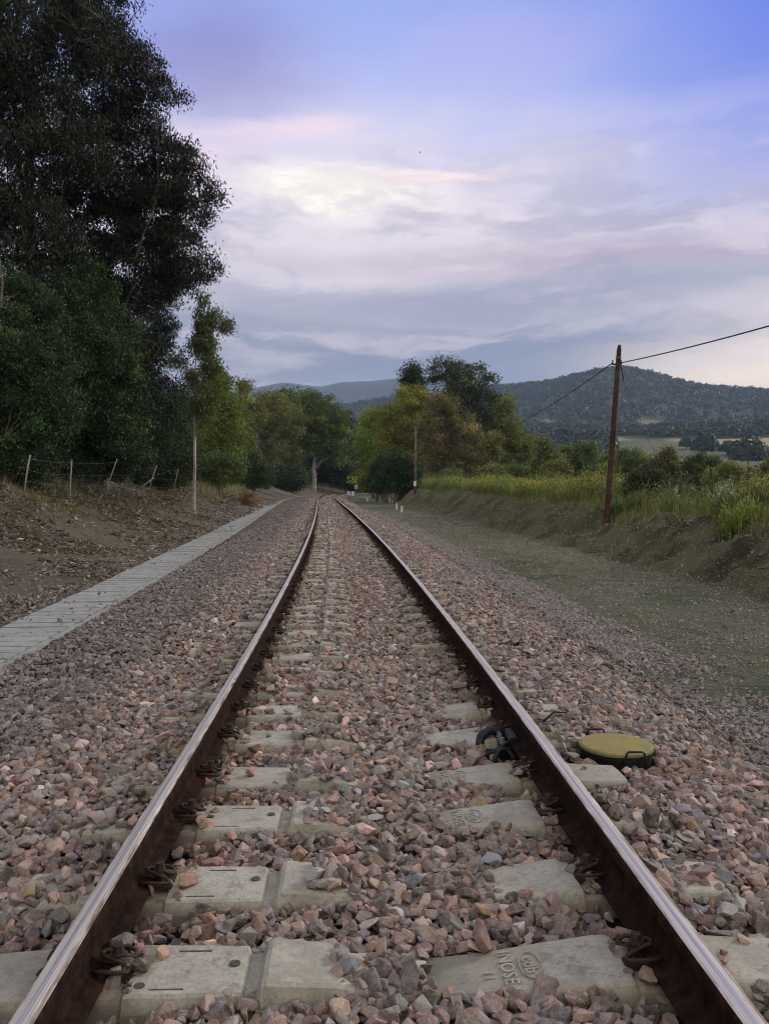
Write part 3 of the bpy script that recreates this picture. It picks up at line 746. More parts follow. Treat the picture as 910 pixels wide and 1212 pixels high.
def tree(name, label, cat, group, base, lobes, pal, seed, nclump=120, nper=110, crad=.55, leaf=(.13, .045), droop=1.2, tr=.22, bark='bark', lean=(0, 0), flat=.8, top=None, cvar=.3, trunks=1, twigs=True, shell=3.2, straight=False):
    r = np.random.default_rng(seed); base = np.array(base, float); lobes = np.array([l if len(l) == 6 else (*l[:3], l[3], l[3], l[3]) for l in lobes], float)
    L = lobes.copy(); L[:, :3] -= base
    vol = (L[:, 3] * L[:, 4] * L[:, 5]) ** .75; li = r.choice(len(L), nclump, p=vol / vol.sum())
    d = r.normal(0, 1, (nclump, 3)); d /= np.linalg.norm(d, axis=1, keepdims=True); d *= (r.random((nclump, 1)) ** (1 / shell))
    jit = 1 + .28 * (r.random((nclump, 1)) - .5)
    C = L[li, :3] + d * L[li, 3:] * jit
    C[:, 2] = np.maximum(C[:, 2], .15)
    root = empty(name, tuple(base), label, cat, group)
    rad = crad * r.uniform(.6, 1.35, nclump)
    V, Fq, c = leaves(C, rad, nper, leaf[0], leaf[1], droop, pal, r, flat, cvar)
    # wood
    zt = L[:, 2].max() + L[:, 5].max() * .35 if top is None else top
    paths, radii = [], []
    main = []
    for k in range(trunks):
        ct = L[:, :2].mean(0) * .8 + np.array(lean) + r.normal(0, .25 + .5 * (trunks > 1), 2)
        mid = np.array([ct[0] * .25, ct[1] * .25, zt * .5]) + np.append(r.normal(0, zt * .02, 2), 0)
        p = curve3(np.array([r.normal(0, .15 * (trunks > 1)), 0, -.3]), mid, np.array([ct[0], ct[1], zt]), 14)
        if straight: p[:, :2] *= .35
        p[2:-1, :2] += (.35 if straight else 1) * r.normal(0, zt * .006, (11, 2))
        paths.append(p); radii.append(tr * np.concatenate([[1.35, 1.05], np.linspace(1, .12, 12)])); main.append(p)
    limbs = []
    for l in L:
        for q in range(2):
            p = main[r.integers(0, len(main))]; k = np.argmin(np.abs(p[:, 2] - (l[2] - l[5] * r.uniform(.4, 1.2)))); k = min(max(k, 3), 12); a = p[k]
            e = l[:3] + r.normal(0, .35, 3) * l[3:]; mdp = (a + e) / 2 + np.array([0, 0, -.12 * np.linalg.norm(e - a)]) + r.normal(0, .04 * zt ** .5, 3)
            pp = curve3(a, mdp, e, 7); pp[1:-1] += r.normal(0, .03 * np.linalg.norm(e - a), (5, 3)); limbs.append(pp)
            r0 = tr * (1 - .85 * k / 14) * .55; paths.append(pp); radii.append(np.linspace(r0, max(r0 * .25, .008), 7))
    Vt, Ft = tube_np(paths, radii, 9)
    if twigs:
        LP = np.concatenate(limbs + [m_[5:] for m_ in main]); tp, trr = [], []
        for cc_ in C:
            k = np.argmin(np.sum((LP - cc_) ** 2, 1) + 3 * np.maximum(LP[:, 2] - cc_[2], 0)); a = LP[k]
            tp.append(curve3(a, (a + cc_) / 2 + r.normal(0, .12, 3), cc_, 4)); w = .012 + tr * .05; trr.append(np.linspace(w, w * .3, 4))
        V2, F2 = tube_np(tp, trr, 4); Ft = np.concatenate([Ft, F2 + len(Vt)]); Vt = np.concatenate([Vt, V2])
    mesh_np('trunk', Vt, Ft, M[bark], root, smooth=True)
    mesh_np('crown', V, Fq, M['leaf'], root, col=np.clip(c, .004, .6))
    return root
def LB(px, py, d, rp, rz=None, dd=None):
    x, y, z = Wp(px, py, d); s = d / F; return (x, y, z, rp * s, (dd if dd else rp) * s, (rz if rz else rp) * s)
def B(px, d, dz=0):
    x = (px - 455) / F * d; return (x, d, float(height(x, d)) + dz)

GE = 'tall eucalyptus trees at the left of the track'
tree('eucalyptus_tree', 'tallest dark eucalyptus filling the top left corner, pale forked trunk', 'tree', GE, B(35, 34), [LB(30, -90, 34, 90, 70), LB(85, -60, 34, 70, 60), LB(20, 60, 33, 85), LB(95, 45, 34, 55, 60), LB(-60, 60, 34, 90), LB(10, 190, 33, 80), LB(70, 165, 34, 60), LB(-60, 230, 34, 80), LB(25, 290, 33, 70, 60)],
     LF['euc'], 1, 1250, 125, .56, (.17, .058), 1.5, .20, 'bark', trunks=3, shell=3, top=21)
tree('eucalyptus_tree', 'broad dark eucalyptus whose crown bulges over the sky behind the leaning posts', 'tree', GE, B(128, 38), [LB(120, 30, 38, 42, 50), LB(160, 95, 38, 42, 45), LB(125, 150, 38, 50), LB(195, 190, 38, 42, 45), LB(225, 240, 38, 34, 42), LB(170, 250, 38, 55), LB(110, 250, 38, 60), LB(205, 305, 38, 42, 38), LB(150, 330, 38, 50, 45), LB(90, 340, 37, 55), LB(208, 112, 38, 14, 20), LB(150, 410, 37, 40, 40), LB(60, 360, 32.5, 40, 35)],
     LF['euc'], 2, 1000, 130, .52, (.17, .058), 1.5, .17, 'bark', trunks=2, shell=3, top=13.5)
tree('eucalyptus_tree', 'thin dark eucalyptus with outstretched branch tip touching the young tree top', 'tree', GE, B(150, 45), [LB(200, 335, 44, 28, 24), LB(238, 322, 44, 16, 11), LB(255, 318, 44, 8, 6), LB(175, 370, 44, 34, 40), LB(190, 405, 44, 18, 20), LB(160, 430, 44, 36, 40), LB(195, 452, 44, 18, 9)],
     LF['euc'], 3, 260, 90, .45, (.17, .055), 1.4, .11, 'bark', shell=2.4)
GB = 'leafy green trees crowding behind the left fence'
tree('bushy_tree', 'lush green bushy tree at the left edge behind the fence', 'tree', GB, B(10, 28), [LB(0, 420, 28, 75, 60), LB(-70, 440, 28, 90), LB(45, 455, 28, 60), LB(10, 500, 28, 70, 50), LB(20, 545, 28, 50, 25), LB(30, 390, 30, 50), LB(25, 348, 29, 22, 22), LB(-5, 330, 29, 20, 24), LB(60, 365, 29, 18, 20)], LF['lush'] + LF['dark'][:1], 4, 600, 200, .46, (.12, .055), .9, .12, shell=2.4, cvar=.55)
tree('bushy_tree', 'lush green bushy tree whose leaves hang above the leaning fence posts', 'tree', GB, B(98, 33), [LB(95, 415, 33, 55, 50), LB(130, 440, 33, 45, 45), LB(75, 490, 32, 60, 45), LB(125, 505, 33, 45, 40), LB(60, 400, 34, 50, 35), LB(100, 545, 33, 50, 22), LB(145, 545, 34, 32, 22), LB(158, 480, 35, 24, 35), LB(80, 345, 33, 22, 26), LB(118, 352, 34, 20, 24), LB(148, 395, 34, 22, 22), LB(100, 318, 34, 14, 18)], LF['lush'] + LF['dark'][:1], 5, 600, 200, .46, (.12, .055), .9, .12, shell=2.4, cvar=.55)
tree('bushy_tree', 'shadowy dark green tree between the lush trees and the slim young tree', 'tree', GB, B(170, 48), [LB(165, 480, 48, 45, 50), LB(190, 510, 48, 38, 45), LB(150, 530, 47, 40, 35), LB(205, 480, 49, 25, 25), LB(170, 560, 47, 40, 22), LB(205, 555, 48, 28, 25)], LF['dark'], 6, 520, 150, .6, (.14, .06), .6, .18, shell=4)
tree('bushy_tree', 'dull green roundish tree right behind the slim white trunk', 'tree', GB, B(205, 58), [LB(200, 535, 58, 30, 32), LB(218, 510, 58, 22, 25), LB(185, 550, 57, 22, 20)], LF['mid'], 7, 260, 150, .6, (.16, .07), .6, .14, shell=4)
tree('eucalyptus_tree', 'slim young eucalyptus with straight white trunk standing on the litter bank', 'tree', 'young trees', B(229, 42), [LB(240, 352, 42, 9, 14), LB(247, 382, 42, 17, 18), LB(267, 386, 42, 8, 11), LB(240, 410, 42, 20, 14), LB(250, 436, 42, 15, 13), LB(215, 425, 42, 14, 10), LB(240, 480, 42, 18, 32), LB(228, 450, 42, 12, 16)],
     [LF['mid'][1], LF['olive'][1], LF['mid'][0]], 8, 230, 58, .38, (.17, .055), 1.6, .085, 'palebark', top=10.0, flat=1, shell=2, straight=True)
tree('yellowing_tree', 'yellow-green leafy tree just beyond the slim white trunk', 'tree', GB, B(252, 66), [LB(255, 480, 66, 26, 32), LB(240, 520, 66, 30, 34), LB(268, 515, 66, 20, 34), LB(262, 455, 66, 12, 14)], [LF['yel'][1], LF['mid'][0], LF['lime'][0]], 9, 330, 130, .75, (.22, .09), .8, .16, shell=3.5)
tree('bushy_tree', 'low green bushy tree at the foot of the yellow-green tree', 'tree', GB, B(262, 62), [LB(262, 555, 62, 26, 22), LB(240, 560, 62, 20, 20)], LF['mid'], 10, 120, 110, .6, (.18, .08), .5, .1, shell=4)
tree('round_bush', 'rounded dark green bush near the end of the concrete cover row', 'bush', None, B(300, 84), [LB(295, 557, 84, 22, 20), LB(310, 565, 84, 14, 16), LB(278, 550, 85, 16, 20)], LF['lush'], 11, 150, 110, .7, (.2, .09), .4, .1, shell=5)
GF = 'trees closing the view where the track bends away'
def ft(px, d, lobes, pal, seed, lab, n=150, bark='bark', tr=.3, k=1.0, nper=120, shell=2.3, cvar=.48):
    tree('broadleaf_tree', lab, 'tree', GF, B(px, d), [LB(a, b_, d + (e[0] if e else 0), c_, c2, min(c_, 34)) for (a, b_, c_, c2, *e) in lobes], pal, seed, n, nper, .0084 * d * k, (.0028 * d, .0013 * d), .7, tr, bark, shell=shell, cvar=cvar)
ft(290, 112, [(290, 458, 7, 10), (287, 480, 10, 16), (300, 490, 14, 20)], LF['olive'], 20, 'pointed tuft of a slender tree left of the far tree mass', 70)
ft(275, 95, [(280, 500, 22, 35), (285, 540, 22, 28)], LF['olive'], 21, 'olive green tree between the yellowish tree and the far tree mass', 130)
ft(318, 150, [(318, 482, 22, 20), (300, 500, 20, 25), (335, 500, 26, 30), (320, 540, 34, 34)], LF['olive'], 22, 'olive tree with a humped top at the left of the far mass', 230)
ft(345, 165, [(338, 474, 16, 16), (355, 480, 18, 18), (345, 520, 28, 40), (340, 560, 30, 20)], LF['mid'], 23, 'green tree with a flat top behind the bend', 220)
ft(371, 158, [(372, 476, 20, 16), (360, 498, 22, 20), (388, 495, 22, 22), (375, 515, 34, 24), (395, 530, 20, 30)], LF['mid'], 24, 'broad tree with a bare pale trunk standing at the track bend', 270, 'palebark', .42)
ft(405, 175, [(405, 510, 18, 22), (400, 540, 24, 40), (420, 550, 22, 30)], LF['dark'], 25, 'dark tree behind the bend, right of the pale trunk', 190)
ft(350, 182, [(330, 555, 30, 30), (365, 555, 30, 30), (395, 560, 30, 26), (425, 560, 30, 26)], LF['dark'], 26, 'low dark thicket tree right behind the vanishing rails', 260)
ft(330, 138, [(322, 566, 20, 16), (345, 568, 18, 14)], LF['dark'], 44, 'low dark thicket at the foot of the far trees left of the rails', 130)
ft(440, 165, [(425, 570, 16, 14), (448, 572, 16, 14)], LF['dark'], 45, 'low dark thicket where the track disappears to the right', 130)
ft(428, 185, [(428, 520, 18, 24), (440, 545, 22, 30)], LF['lime'], 27, 'light green tree in the gap above the vanishing rails', 150)
ft(442, 125, [(440, 498, 16, 16), (437, 525, 18, 26), (450, 550, 20, 25), (430, 560, 12, 18)], LF['lime'], 28, 'fresh green tree left of the orange-yellow tree', 200)
ft(470, 112, [(468, 490, 24, 20), (488, 480, 22, 22), (462, 515, 20, 24), (490, 510, 26, 26), (478, 540, 30, 20)], LF['yel'], 29, 'orange-yellow tree right of centre', 260)
ft(488, 130, [(488, 445, 11, 13), (490, 462, 9, 10)], LF['dark'], 30, 'narrow dark tree top poking up above the orange-yellow tree', 60)
ft(545, 118, [(530, 438, 22, 20), (550, 445, 24, 24), (572, 460, 20, 22), (540, 470, 30, 24), (575, 490, 26, 28), (560, 520, 34, 30), (515, 445, 8, 14)], [LF['dark'][1], LF['mid'][1], LF['dark'][0]], 31, 'tall dark eucalyptus rising highest right of the track', 260, 'palebark', .4)
ft(525, 100, [(522, 482, 20, 16), (515, 508, 24, 22), (545, 505, 22, 24), (530, 540, 32, 28), (555, 530, 20, 24)], [LF['brown'][0], LF['olive'][1], LF['olive'][0], LF['brown'][2], LF['olive'][2]], 32, 'brownish fading tree in front of the tall dark eucalyptus', 270)
ft(565, 98, [(560, 545, 22, 22), (580, 530, 18, 20), (548, 560, 22, 16)], [LF['olive'][0], LF['brown'][0], LF['olive'][2]], 33, 'olive brown tree low in front of the brownish tree', 170)
ft(600, 105, [(598, 490, 12, 22), (605, 520, 20, 24), (590, 545, 24, 22), (618, 540, 18, 20)], LF['olive'], 34, 'olive tree stepping down right of the tall dark eucalyptus', 220)
ft(640, 112, [(632, 532, 16, 16), (648, 545, 20, 16), (625, 552, 20, 14)], LF['olive'], 35, 'small olive tree above the yellow flowered weeds', 150)
ft(680, 120, [(672, 545, 18, 14), (692, 540, 16, 15), (700, 553, 18, 12)], LF['mid'], 36, 'small green tree just left of the telegraph pole top half', 150)
ft(470, 86, [(470, 553, 20, 18), (462, 570, 16, 14), (484, 565, 16, 16), (490, 578, 12, 8)], LF['lush'], 37, 'dense dark green bush tree beside the far pole foot', 200)
ft(455, 92, [(448, 565, 10, 16), (453, 548, 9, 12)], LF['dark'], 38, 'dark slender shrub left of the dense bush tree', 60)
ft(735, 100, [(725, 550, 16, 12), (745, 545, 16, 14), (760, 552, 16, 12)], LF['mid'], 39, 'low rounded tree just right of the telegraph pole', 120)
ft(780, 75, [(770, 560, 14, 10), (785, 550, 12, 13), (800, 560, 18, 12), (790, 540, 7, 9)], [LF['olive'][1], LF['brown'][1]], 40, 'reddish brown tree behind the big dark bush', 120)
ft(832, 68, [(818, 556, 10, 14), (830, 548, 8, 13), (845, 552, 9, 12), (835, 565, 20, 10)], [LF['olive'][1], LF['dark'][1]], 41, 'bristly dark tree with several tufts below the tan field', 110)
ft(870, 60, [(865, 560, 14, 11), (850, 566, 12, 10)], LF['olive'], 42, 'pale olive bush between two dark fence posts', 80)
ft(905, 48, [(905, 562, 14, 12), (925, 555, 16, 16)], LF['olive'], 43, 'green bush at the right edge behind the fence', 90)
for i, (px, py, rp) in enumerate([(655, 556, 14), (715, 560, 12), (668, 520, 16), (610, 560, 14), (585, 562, 16), (535, 570, 16), (640, 518, 12)]):
    if i in (2, 6): continue
    ft(px, 90, [(px, py, rp, rp * .8), (px + 8, py + 4, rp * .8, rp * .7)], LF['mid'] if i % 2 else LF['olive'], 50 + i, ['low olive shrub above the weeds left of the pole', 'low green shrub directly left of the pole', '', 'low green shrub beyond the yellow flowers under the hanging wire', 'olive shrub under the brownish tree', 'green shrub at the start of the flowered weeds', ''][i], 60)
tree('dark_bush', 'big round dark bush right of the telegraph pole on the bank', 'bush', None, B(765, 31), [LB(762, 580, 31, 24, 22), LB(775, 572, 31, 16, 16), LB(748, 590, 31, 12, 12)], LF['dark'], 60, 170, 110, .22, (.07, .035), .3, .05, shell=5)
tree('dry_bush', 'dry reddish bush with orange twigs beside the cover slabs', 'bush', None, B(297, 50), [LB(297, 590, 50, 12, 10), LB(290, 587, 50, 9, 8)], LF['dry'], 61, 90, 70, .16, (.14, .012), -1.5, .03, shell=4)

# ---------------------------------------------------------------- weeds, flowers, grass, litter
def blades(P, h, w, pal, r, lean=.35, name='grass'):
    n = len(P); a = r.random(n) * 6.283; ln = np.abs(r.normal(0, lean, n)) * h
    tip = P + np.stack([np.cos(a) * ln, np.sin(a) * ln, h], -1); mid = P + (tip - P) * .5 + np.array([0, 0, 1]) * (h * .08)[:, None]
    b2 = a + 1.57 + r.normal(0, .6, n); wv = np.stack([np.cos(b2), np.sin(b2), np.zeros(n)], -1) * (w * .5)[:, None]
    V = np.stack([P - wv, P + wv, mid + wv * .7, tip, mid - wv * .7], 1).reshape(-1, 3); k = np.arange(n)[:, None] * 5
    F1 = np.concatenate([k + np.array([[0, 1, 2, 4]]), k + np.array([[4, 2, 3, 3]])], 0)
    # keep to quads by collapsing: second as tri stored separately
    Ft = np.concatenate([k + np.array([[0, 1, 2]]), k + np.array([[0, 2, 4]]), k + np.array([[4, 2, 3]])], 0)
    pal = np.array(pal); c = pal[r.integers(0, len(pal), n)] * r.uniform(.65, 1.3, (n, 1))
    return V, Ft, np.repeat(c, 5, 0)
def merge(parts):
    Vs, Fs, Cs, b = [], [], [], 0
    for V, Fc, c in parts: Vs.append(V); Fs.append(Fc + b); Cs.append(c); b += len(V)
    return np.concatenate(Vs), np.concatenate(Fs), np.concatenate(Cs)
r = np.random.default_rng(5)
GREENW = [(.15, .19, .05), (.11, .155, .042), (.20, .21, .06), (.20, .18, .08)]
def patch(n, oa, ob, ya, yb, clump=0., sc=.8, p=1.0):
    B_ = ya + (yb - ya) * r.random(n) ** p; A = r.uniform(oa, ob, n); x, y = onT(B_, A)
    k = (fbm(x * sc + 3, y * sc + 8) + r.uniform(-.15, .15, n)) > clump; k &= (np.abs(x) < .56 * y + 1.5)
    return np.stack([x[k], y[k], height(x[k], y[k])], -1)
def grass_obj(name, P, h0, h1, w, pal, lean=.35):
    n = len(P); h = r.uniform(h0, h1, n); V, Fc, c = blades(P, h, np.full(n, w) * (1 + P[:, 1] / 40), pal, r, lean)
    tag(mesh_np(name, V, Fc, M['leaf'], col=np.clip(c, .01, .7)), kind='stuff')
grass_obj('grass', patch(60000, 9.1, 14, 12, 80, -.05, p=1.4), .2, .65, .014, GREENW)
grass_obj('grass', patch(6000, 8.2, 9.4, 12, 70, .04), .08, .3, .010, GREENW)
grass_obj('grass', patch(6000, 8.4, 9.6, 12, 40, .0), .10, .4, .010, GREENW + [(.22, .19, .10)])
grass_obj('grass', patch(42000, 3.3, 7.8, 6, 70, .04), .02, .07, .008, [(.14, .16, .07), (.10, .13, .05), (.20, .19, .11)], .8)
grass_obj('dry_grass', patch(7000, -14, -9.6, 14, 40, .08), .12, .5, .010, [(.12, .14, .05), (.10, .13, .04), (.20, .16, .08), (.22, .15, .07)])
grass_obj('dry_grass', patch(11000, -12.5, -7.4, 17, 60, .03), .06, .34, .009, [(.10, .12, .045), (.12, .13, .05), (.22, .18, .10), (.17, .13, .08)], .6)
grass_obj('dry_grass', patch(3600, -11, -8.0, 56, 84, -.05), .4, 1.1, .012, [(.34, .28, .17), (.26, .22, .13), (.15, .16, .07)], .25)
grass_obj('dry_grass', patch(300, -9.6, -8.2, 23, 27, -.1), .1, .3, .010, [(.26, .18, .04), (.2, .15, .05), (.12, .12, .05)], .4)
# flowering weeds: stalk, leaves up the stalk, small flower faces at the top
def weeds(name, P, h0, h1, fcol, fn, fsz, pal, br=4, fp=1.0, kind='stuff', label=None, cat=None):
    parts = []; n = len(P); h = r.uniform(h0, h1, n) * (1 + 1.1 * fbm(P[:, 0] * .5 + 70, P[:, 1] * .5)); fpa = np.clip(fp * (1 + 5 * fbm(P[:, 0] * .25 + 20, P[:, 1] * .25 + 4, 3)), .02, 1)
    big = np.array(1 + P[:, 1] / 45)
    St = []; Hh = []
    for k in range(br):
        a = r.random(n) * 6.28; d = r.uniform(0, .18, n); St.append(P + np.stack([np.cos(a) * d, np.sin(a) * d, np.zeros(n)], -1)); Hh.append(h * r.uniform(.6, 1.05, n))
    PS = np.concatenate(St); HS = np.concatenate(Hh); bg_ = np.tile(big, br)
    rs = r.bit_generator.state
    V, Fc, c = blades(PS, HS, .009 * bg_, pal, r, .18); parts.append((V, Fc, c))
    tips = V.reshape(-1, 5, 3)[:, 3]; 
    # leaves along stalks
    m = 7; t = r.random((len(PS), m, 1)) ** .8; Q = PS[:, None] + (tips - PS)[:, None] * t; Q = Q.reshape(-1, 3)
    parts.append(blades(Q, np.full(len(Q), 1.) * r.uniform(.04, .11, len(Q)), np.repeat(.022 * bg_, m), pal, r, 1.3))
    # flowers
    sel = r.random(len(tips)) < np.tile(fpa, br); tp = tips[sel]; 
    if len(tp):
        Qf = np.repeat(tp, fn, 0) + r.normal(0, 1, (len(tp) * fn, 3)) * np.array([.035, .035, .045]); s_ = fsz * np.repeat(bg_[sel], fn)
        parts.append(blades(Qf, s_, s_ * 1.1, fcol, r, .8))
    V, Fc, c = merge(parts)
    o = mesh_np(name, V, Fc, M['leaf'], col=np.clip(c, .01, .8))
    if kind: o['kind'] = kind
    if label: tag(o, label, cat)
    return o
YEL = [(.50, .44, .05), (.42, .38, .06), (.60, .52, .10)]; WHT = [(.62, .62, .55), (.5, .5, .42)]
weeds('flowering_weeds', patch(1500, 9.2, 11.8, 30, 52, -.15, .5), .55, 1.1, YEL, 5, .013, [(.19, .25, .055), (.14, .19, .045), (.26, .26, .08)], 5, .55)
weeds('flowering_weeds', patch(1500, 9.2, 12, 50, 92, -.15, .5), .55, 1.15, YEL, 4, .013, [(.21, .26, .07), (.15, .2, .055)], 5, .5)
weeds('tall_weeds', patch(1300, 9.4, 14, 15, 32, -.02, .6, 1.0), .4, 1.15, YEL + WHT, 4, .012, [(.10, .13, .045), (.07, .10, .035), (.14, .13, .06)], 4, .35)
weeds('tall_weeds', patch(900, 9.3, 13, 30, 90, .06, .6), .8, 1.75, YEL, 3, .012, [(.11, .14, .045), (.08, .11, .04), (.15, .14, .06)], 5, .2)
def clump_at(px, d, n, rad):
    b = B(px, d); a = r.random(n) * 6.28; q = np.sqrt(r.random(n)) * rad; x = b[0] + np.cos(a) * q; y = b[1] + np.sin(a) * q; return np.stack([x, y, height(x, y)], -1)
weeds('flowering_plant', clump_at(873, 18.0, 34, .38), .35, .6, YEL, 3, .012, [(.24, .28, .06), (.18, .24, .05)], 5, .3, None, 'bright lime green leafy plant low on the right bank', 'plant')
weeds('flowering_plant', clump_at(868, 20.5, 40, .5), .6, .95, WHT, 6, .014, [(.13, .17, .05), (.17, .2, .06)], 4, .8, None, 'taller plant with small white flowers above the lime green one', 'plant')
weeds('flowering_plant', clump_at(742, 27.5, 60, .65), .15, .4, YEL, 2, .01, [(.10, .17, .04), (.08, .13, .03)], 5, .1, None, 'low bright green tuft at the foot of the telegraph pole', 'plant')
weeds('flowering_plant', clump_at(905, 19.5, 50, .6), .8, 1.35, YEL, 5, .014, [(.15, .19, .05), (.12, .15, .05)], 5, .6, None, 'tall yellow flowered plant at the right edge', 'plant')

# leaf and bark litter on the left
def litter(name, n, oa, ob, ya, yb, pal, L0, clump, p=1.3):
    P = patch(n, oa, ob, ya, yb, clump, .7, p); sandy = (fbm(P[:, 0] * .35, P[:, 1] * .35, 5) > .03) & (off(P[:, 0], P[:, 1]) > -7.8) & (r.random(len(P)) < .88); P = P[~sandy]; n = len(P)
    a = r.random(n) * 6.283; tl = r.normal(0, .35, n); D = np.stack([np.cos(a) * np.cos(tl), np.sin(a) * np.cos(tl), np.sin(tl)], -1)
    Wd = np.stack([-np.sin(a), np.cos(a), r.normal(0, .35, n)], -1); k = (1 + P[:, 1] / 60)
    L = (L0 * np.exp(r.normal(0, .4, n)) * k)[:, None]; w = L * r.uniform(.16, .42, (n, 1)); P = P + np.array([0, 0, .012])
    V = np.stack([P - D * L / 2, P + Wd * w / 2 + np.array([0, 0, .004]), P + D * L / 2, P - Wd * w / 2], 1).reshape(-1, 3)
    pal = np.array(pal); c = pal[r.choice(len(pal), n, p=PL)] * r.uniform(.6, 1.3, (n, 1))
    tag(mesh_np(name, V, np.arange(n * 4).reshape(-1, 4), M['leaf'], col=np.repeat(np.clip(c, 0, .7), 4, 0)), kind='stuff')
PL = np.array([.30, .22, .16, .16, .10, .06])
litter('leaf_litter', 230000, -13.5, -4.4, 8, 40, [(.16, .125, .10), (.22, .18, .145), (.06, .048, .04), (.18, .145, .12), (.32, .28, .23), (.48, .46, .41)], .080, -.02, 1.5)
litter('leaf_litter', 100000, -12, -4.7, 26, 85, [(.17, .13, .10), (.23, .18, .14), (.10, .08, .06), (.21, .17, .13), (.32, .29, .24), (.46, .44, .40)], .10, -.05, 1.2)
litter('leaf_litter', 22000, 6.6, 9.6, 8, 40, [(.15, .12, .08), (.20, .17, .11), (.09, .07, .05), (.17, .14, .095), (.26, .24, .17), (.36, .34, .27)], .05, .0, 1.2)
# fallen sticks
for i, (px, d) in enumerate([(60, 7.6), (22, 8.3), (205, 9.0)]):
    b = B(px, d); a = [.15, -.1, .5][i]; L = [.34, .22, .2][i]; zz = b[2] + .05
    m = MB(); m.tube([(b[0] - L * .5 * math.cos(a), b[1] - L * .5 * math.sin(a), zz), (b[0], b[1] + .02, zz + .02), (b[0] + L * .5 * math.cos(a), b[1] + L * .5 * math.sin(a), zz)], [.011, .009, .005], 6)
    tag(m.build('fallen_stick', M['dpost'], None, True), ['dark straight stick lying on the grey ballast near the cover slabs', 'short dark stick on the dark gravel at the left edge', 'thin dark twig on stones by the left rail'][i], 'stick')

# ---------------------------------------------------------------- fences, poles, wires, markers
lf = [(27, 24, 1.15, .18), (82, 28, 1.35, .06), (121, 32, 1.6, .36), (150, 36, 1.6, .34), (172, 39.5, 1.6, .34), (204, 46, 1.5, .22), (250, 63, 1.2, -.05), (268, 70, 1.1, .1), (280, 76, 1.1, .25), (290, 82, 1.1, .0), (300, 89, 1.1, .05), (312, 97, 1.1, .0), (322, 106, 1.1, .1)]
root = empty('wire_fence', B(27, 24), 'old pale fence with leaning thin posts and sagging wires on the left bank', 'fence')
inv = Vector(root.location)
tops = []
for (px, d, h, ln) in lf:
    b = Vector(B(px, d)) - inv; t = b + Vector((ln * h, .05, h)); tops.append((b, t))
    m = MB(); m.tube([tuple(b - Vector((0, 0, .3))), tuple((b + t) / 2), tuple(t)], [.024, .023, .022], 7); m.build('post', M['post'], root, True)
b = Vector(B(163, 42)) - inv; m = MB(); m.tube([tuple(b), tuple(b + Vector((.75, .3, .62)))], .03, 7); m.build('brace_post', M['post'], root, True)
for k in (.35, .62, .92):
    pts = []
    for (b0, t0), (b1, t1) in zip(tops[:-1], tops[1:]):
        a0 = b0.lerp(t0, k); a1 = b1.lerp(t1, k)
        for q in range(6):
            u = q / 6; p = a0.lerp(a1, u); p.z -= .05 * 4 * u * (1 - u); pts.append(tuple(p))
    m = MB(); m.tube(pts, .0025, 4); m.build('wire', M['galv'], root)
rf = [(925, 20.5), (885, 22.5), (842, 25), (804, 28), (775, 31), (741, 34), (701, 38), (682, 41), (666, 44), (651, 47.5), (635, 52), (620, 57), (606, 63), (594, 70)]
root = empty('wire_fence', B(885, 22.5), 'dark posted wire fence among the weeds along the right bank', 'fence'); inv = Vector(root.location); tops = []
for i, (px, d) in enumerate(rf):
    b = Vector(B(px, d)) - inv; zt = Wp(px, 553 + min(14, (d - 22) * .45), d)[2] - inv.z; t = Vector((b.x + .03 * math.sin(i * 2), b.y, max(zt, b.z + 1.1))); tops.append((b, t))
    m = MB(); rr_ = .075 if i in (0, 1) else .055; m.tube([tuple(b - Vector((0, 0, .3))), tuple((b + t) / 2 + Vector((.01, 0, 0))), tuple(t)], [rr_ * 1.1, rr_, rr_ * .9], 8); m.build('post', M['dpost'], root, True)
b = tops[1][0]; m = MB(); m.tube([tuple(b + Vector((-1.0, .1, -.1))), tuple(b + Vector((-.05, 0, .95)))], .035, 8); m.build('brace_post', M['dpost'], root, True)
for k in (.35, .6, .85):
    pts = [tuple(b0.lerp(t0, k)) for b0, t0 in tops]; m = MB(); m.tube(pts, .004, 4); m.build('wire', M['wire'], root)

b = Vector(B(718, 27)); t = Vector(Wp(733, 408, 27)); at_ = Vector(Wp(730, 431, 27)) - b
pole = empty('telegraph_pole', tuple(b), 'tall leaning reddish brown wooden telegraph pole on the right bank', 'telegraph pole', 'wooden telegraph poles')
tt = t - b; m = MB(); m.tube([tuple(tt * f) for f in (-.08, .0, .15, .4, .7, .97)] + [tuple(tt)], [.11, .105, .10, .095, .085, .075, .045], 14); m.build('shaft', M['pole'], pole, True)
m = MB(); m.box(tuple(at_ + Vector((0, 0, 0))), (.30, .05, .05)); m.cyl(tuple(at_ + Vector((-.14, 0, .03))), .03, .022, .07, 10); m.cyl(tuple(at_ + Vector((.14, 0, .03))), .03, .022, .07, 10); m.build('bracket', M['wire'], pole)
for k in (-.14, .14):
    m = MB(); m.cyl(tuple(at_ + Vector((k, 0, .09))), .032, .02, .05, 10); m.cyl(tuple(at_ + Vector((k, 0, .125))), .026, .026, .03, 10); m.build('insulator', M['post'], pole)
m = MB(); m.cyl(tuple(tt * .93), .098, .098, .03, 14); m.build('band', M['galv'], pole)
b2 = Vector(B(491, 78)); t2 = Vector(Wp(492, 504, 78)); pole2 = empty('telegraph_pole', tuple(b2), 'distant thin grey pole with white plate near its foot, before the orange-yellow tree', 'telegraph pole', 'wooden telegraph poles')
tt = t2 - b2; m = MB(); m.tube([(0, 0, -.4), tuple(tt * .5), tuple(tt)], [.14, .115, .09], 10); m.build('shaft', M['bark'], pole2, True)
m = MB(); m.box((0, -.16, 1.0), (.26, .03, .5), bev=.005); m.build('plate', M['white'], pole2)
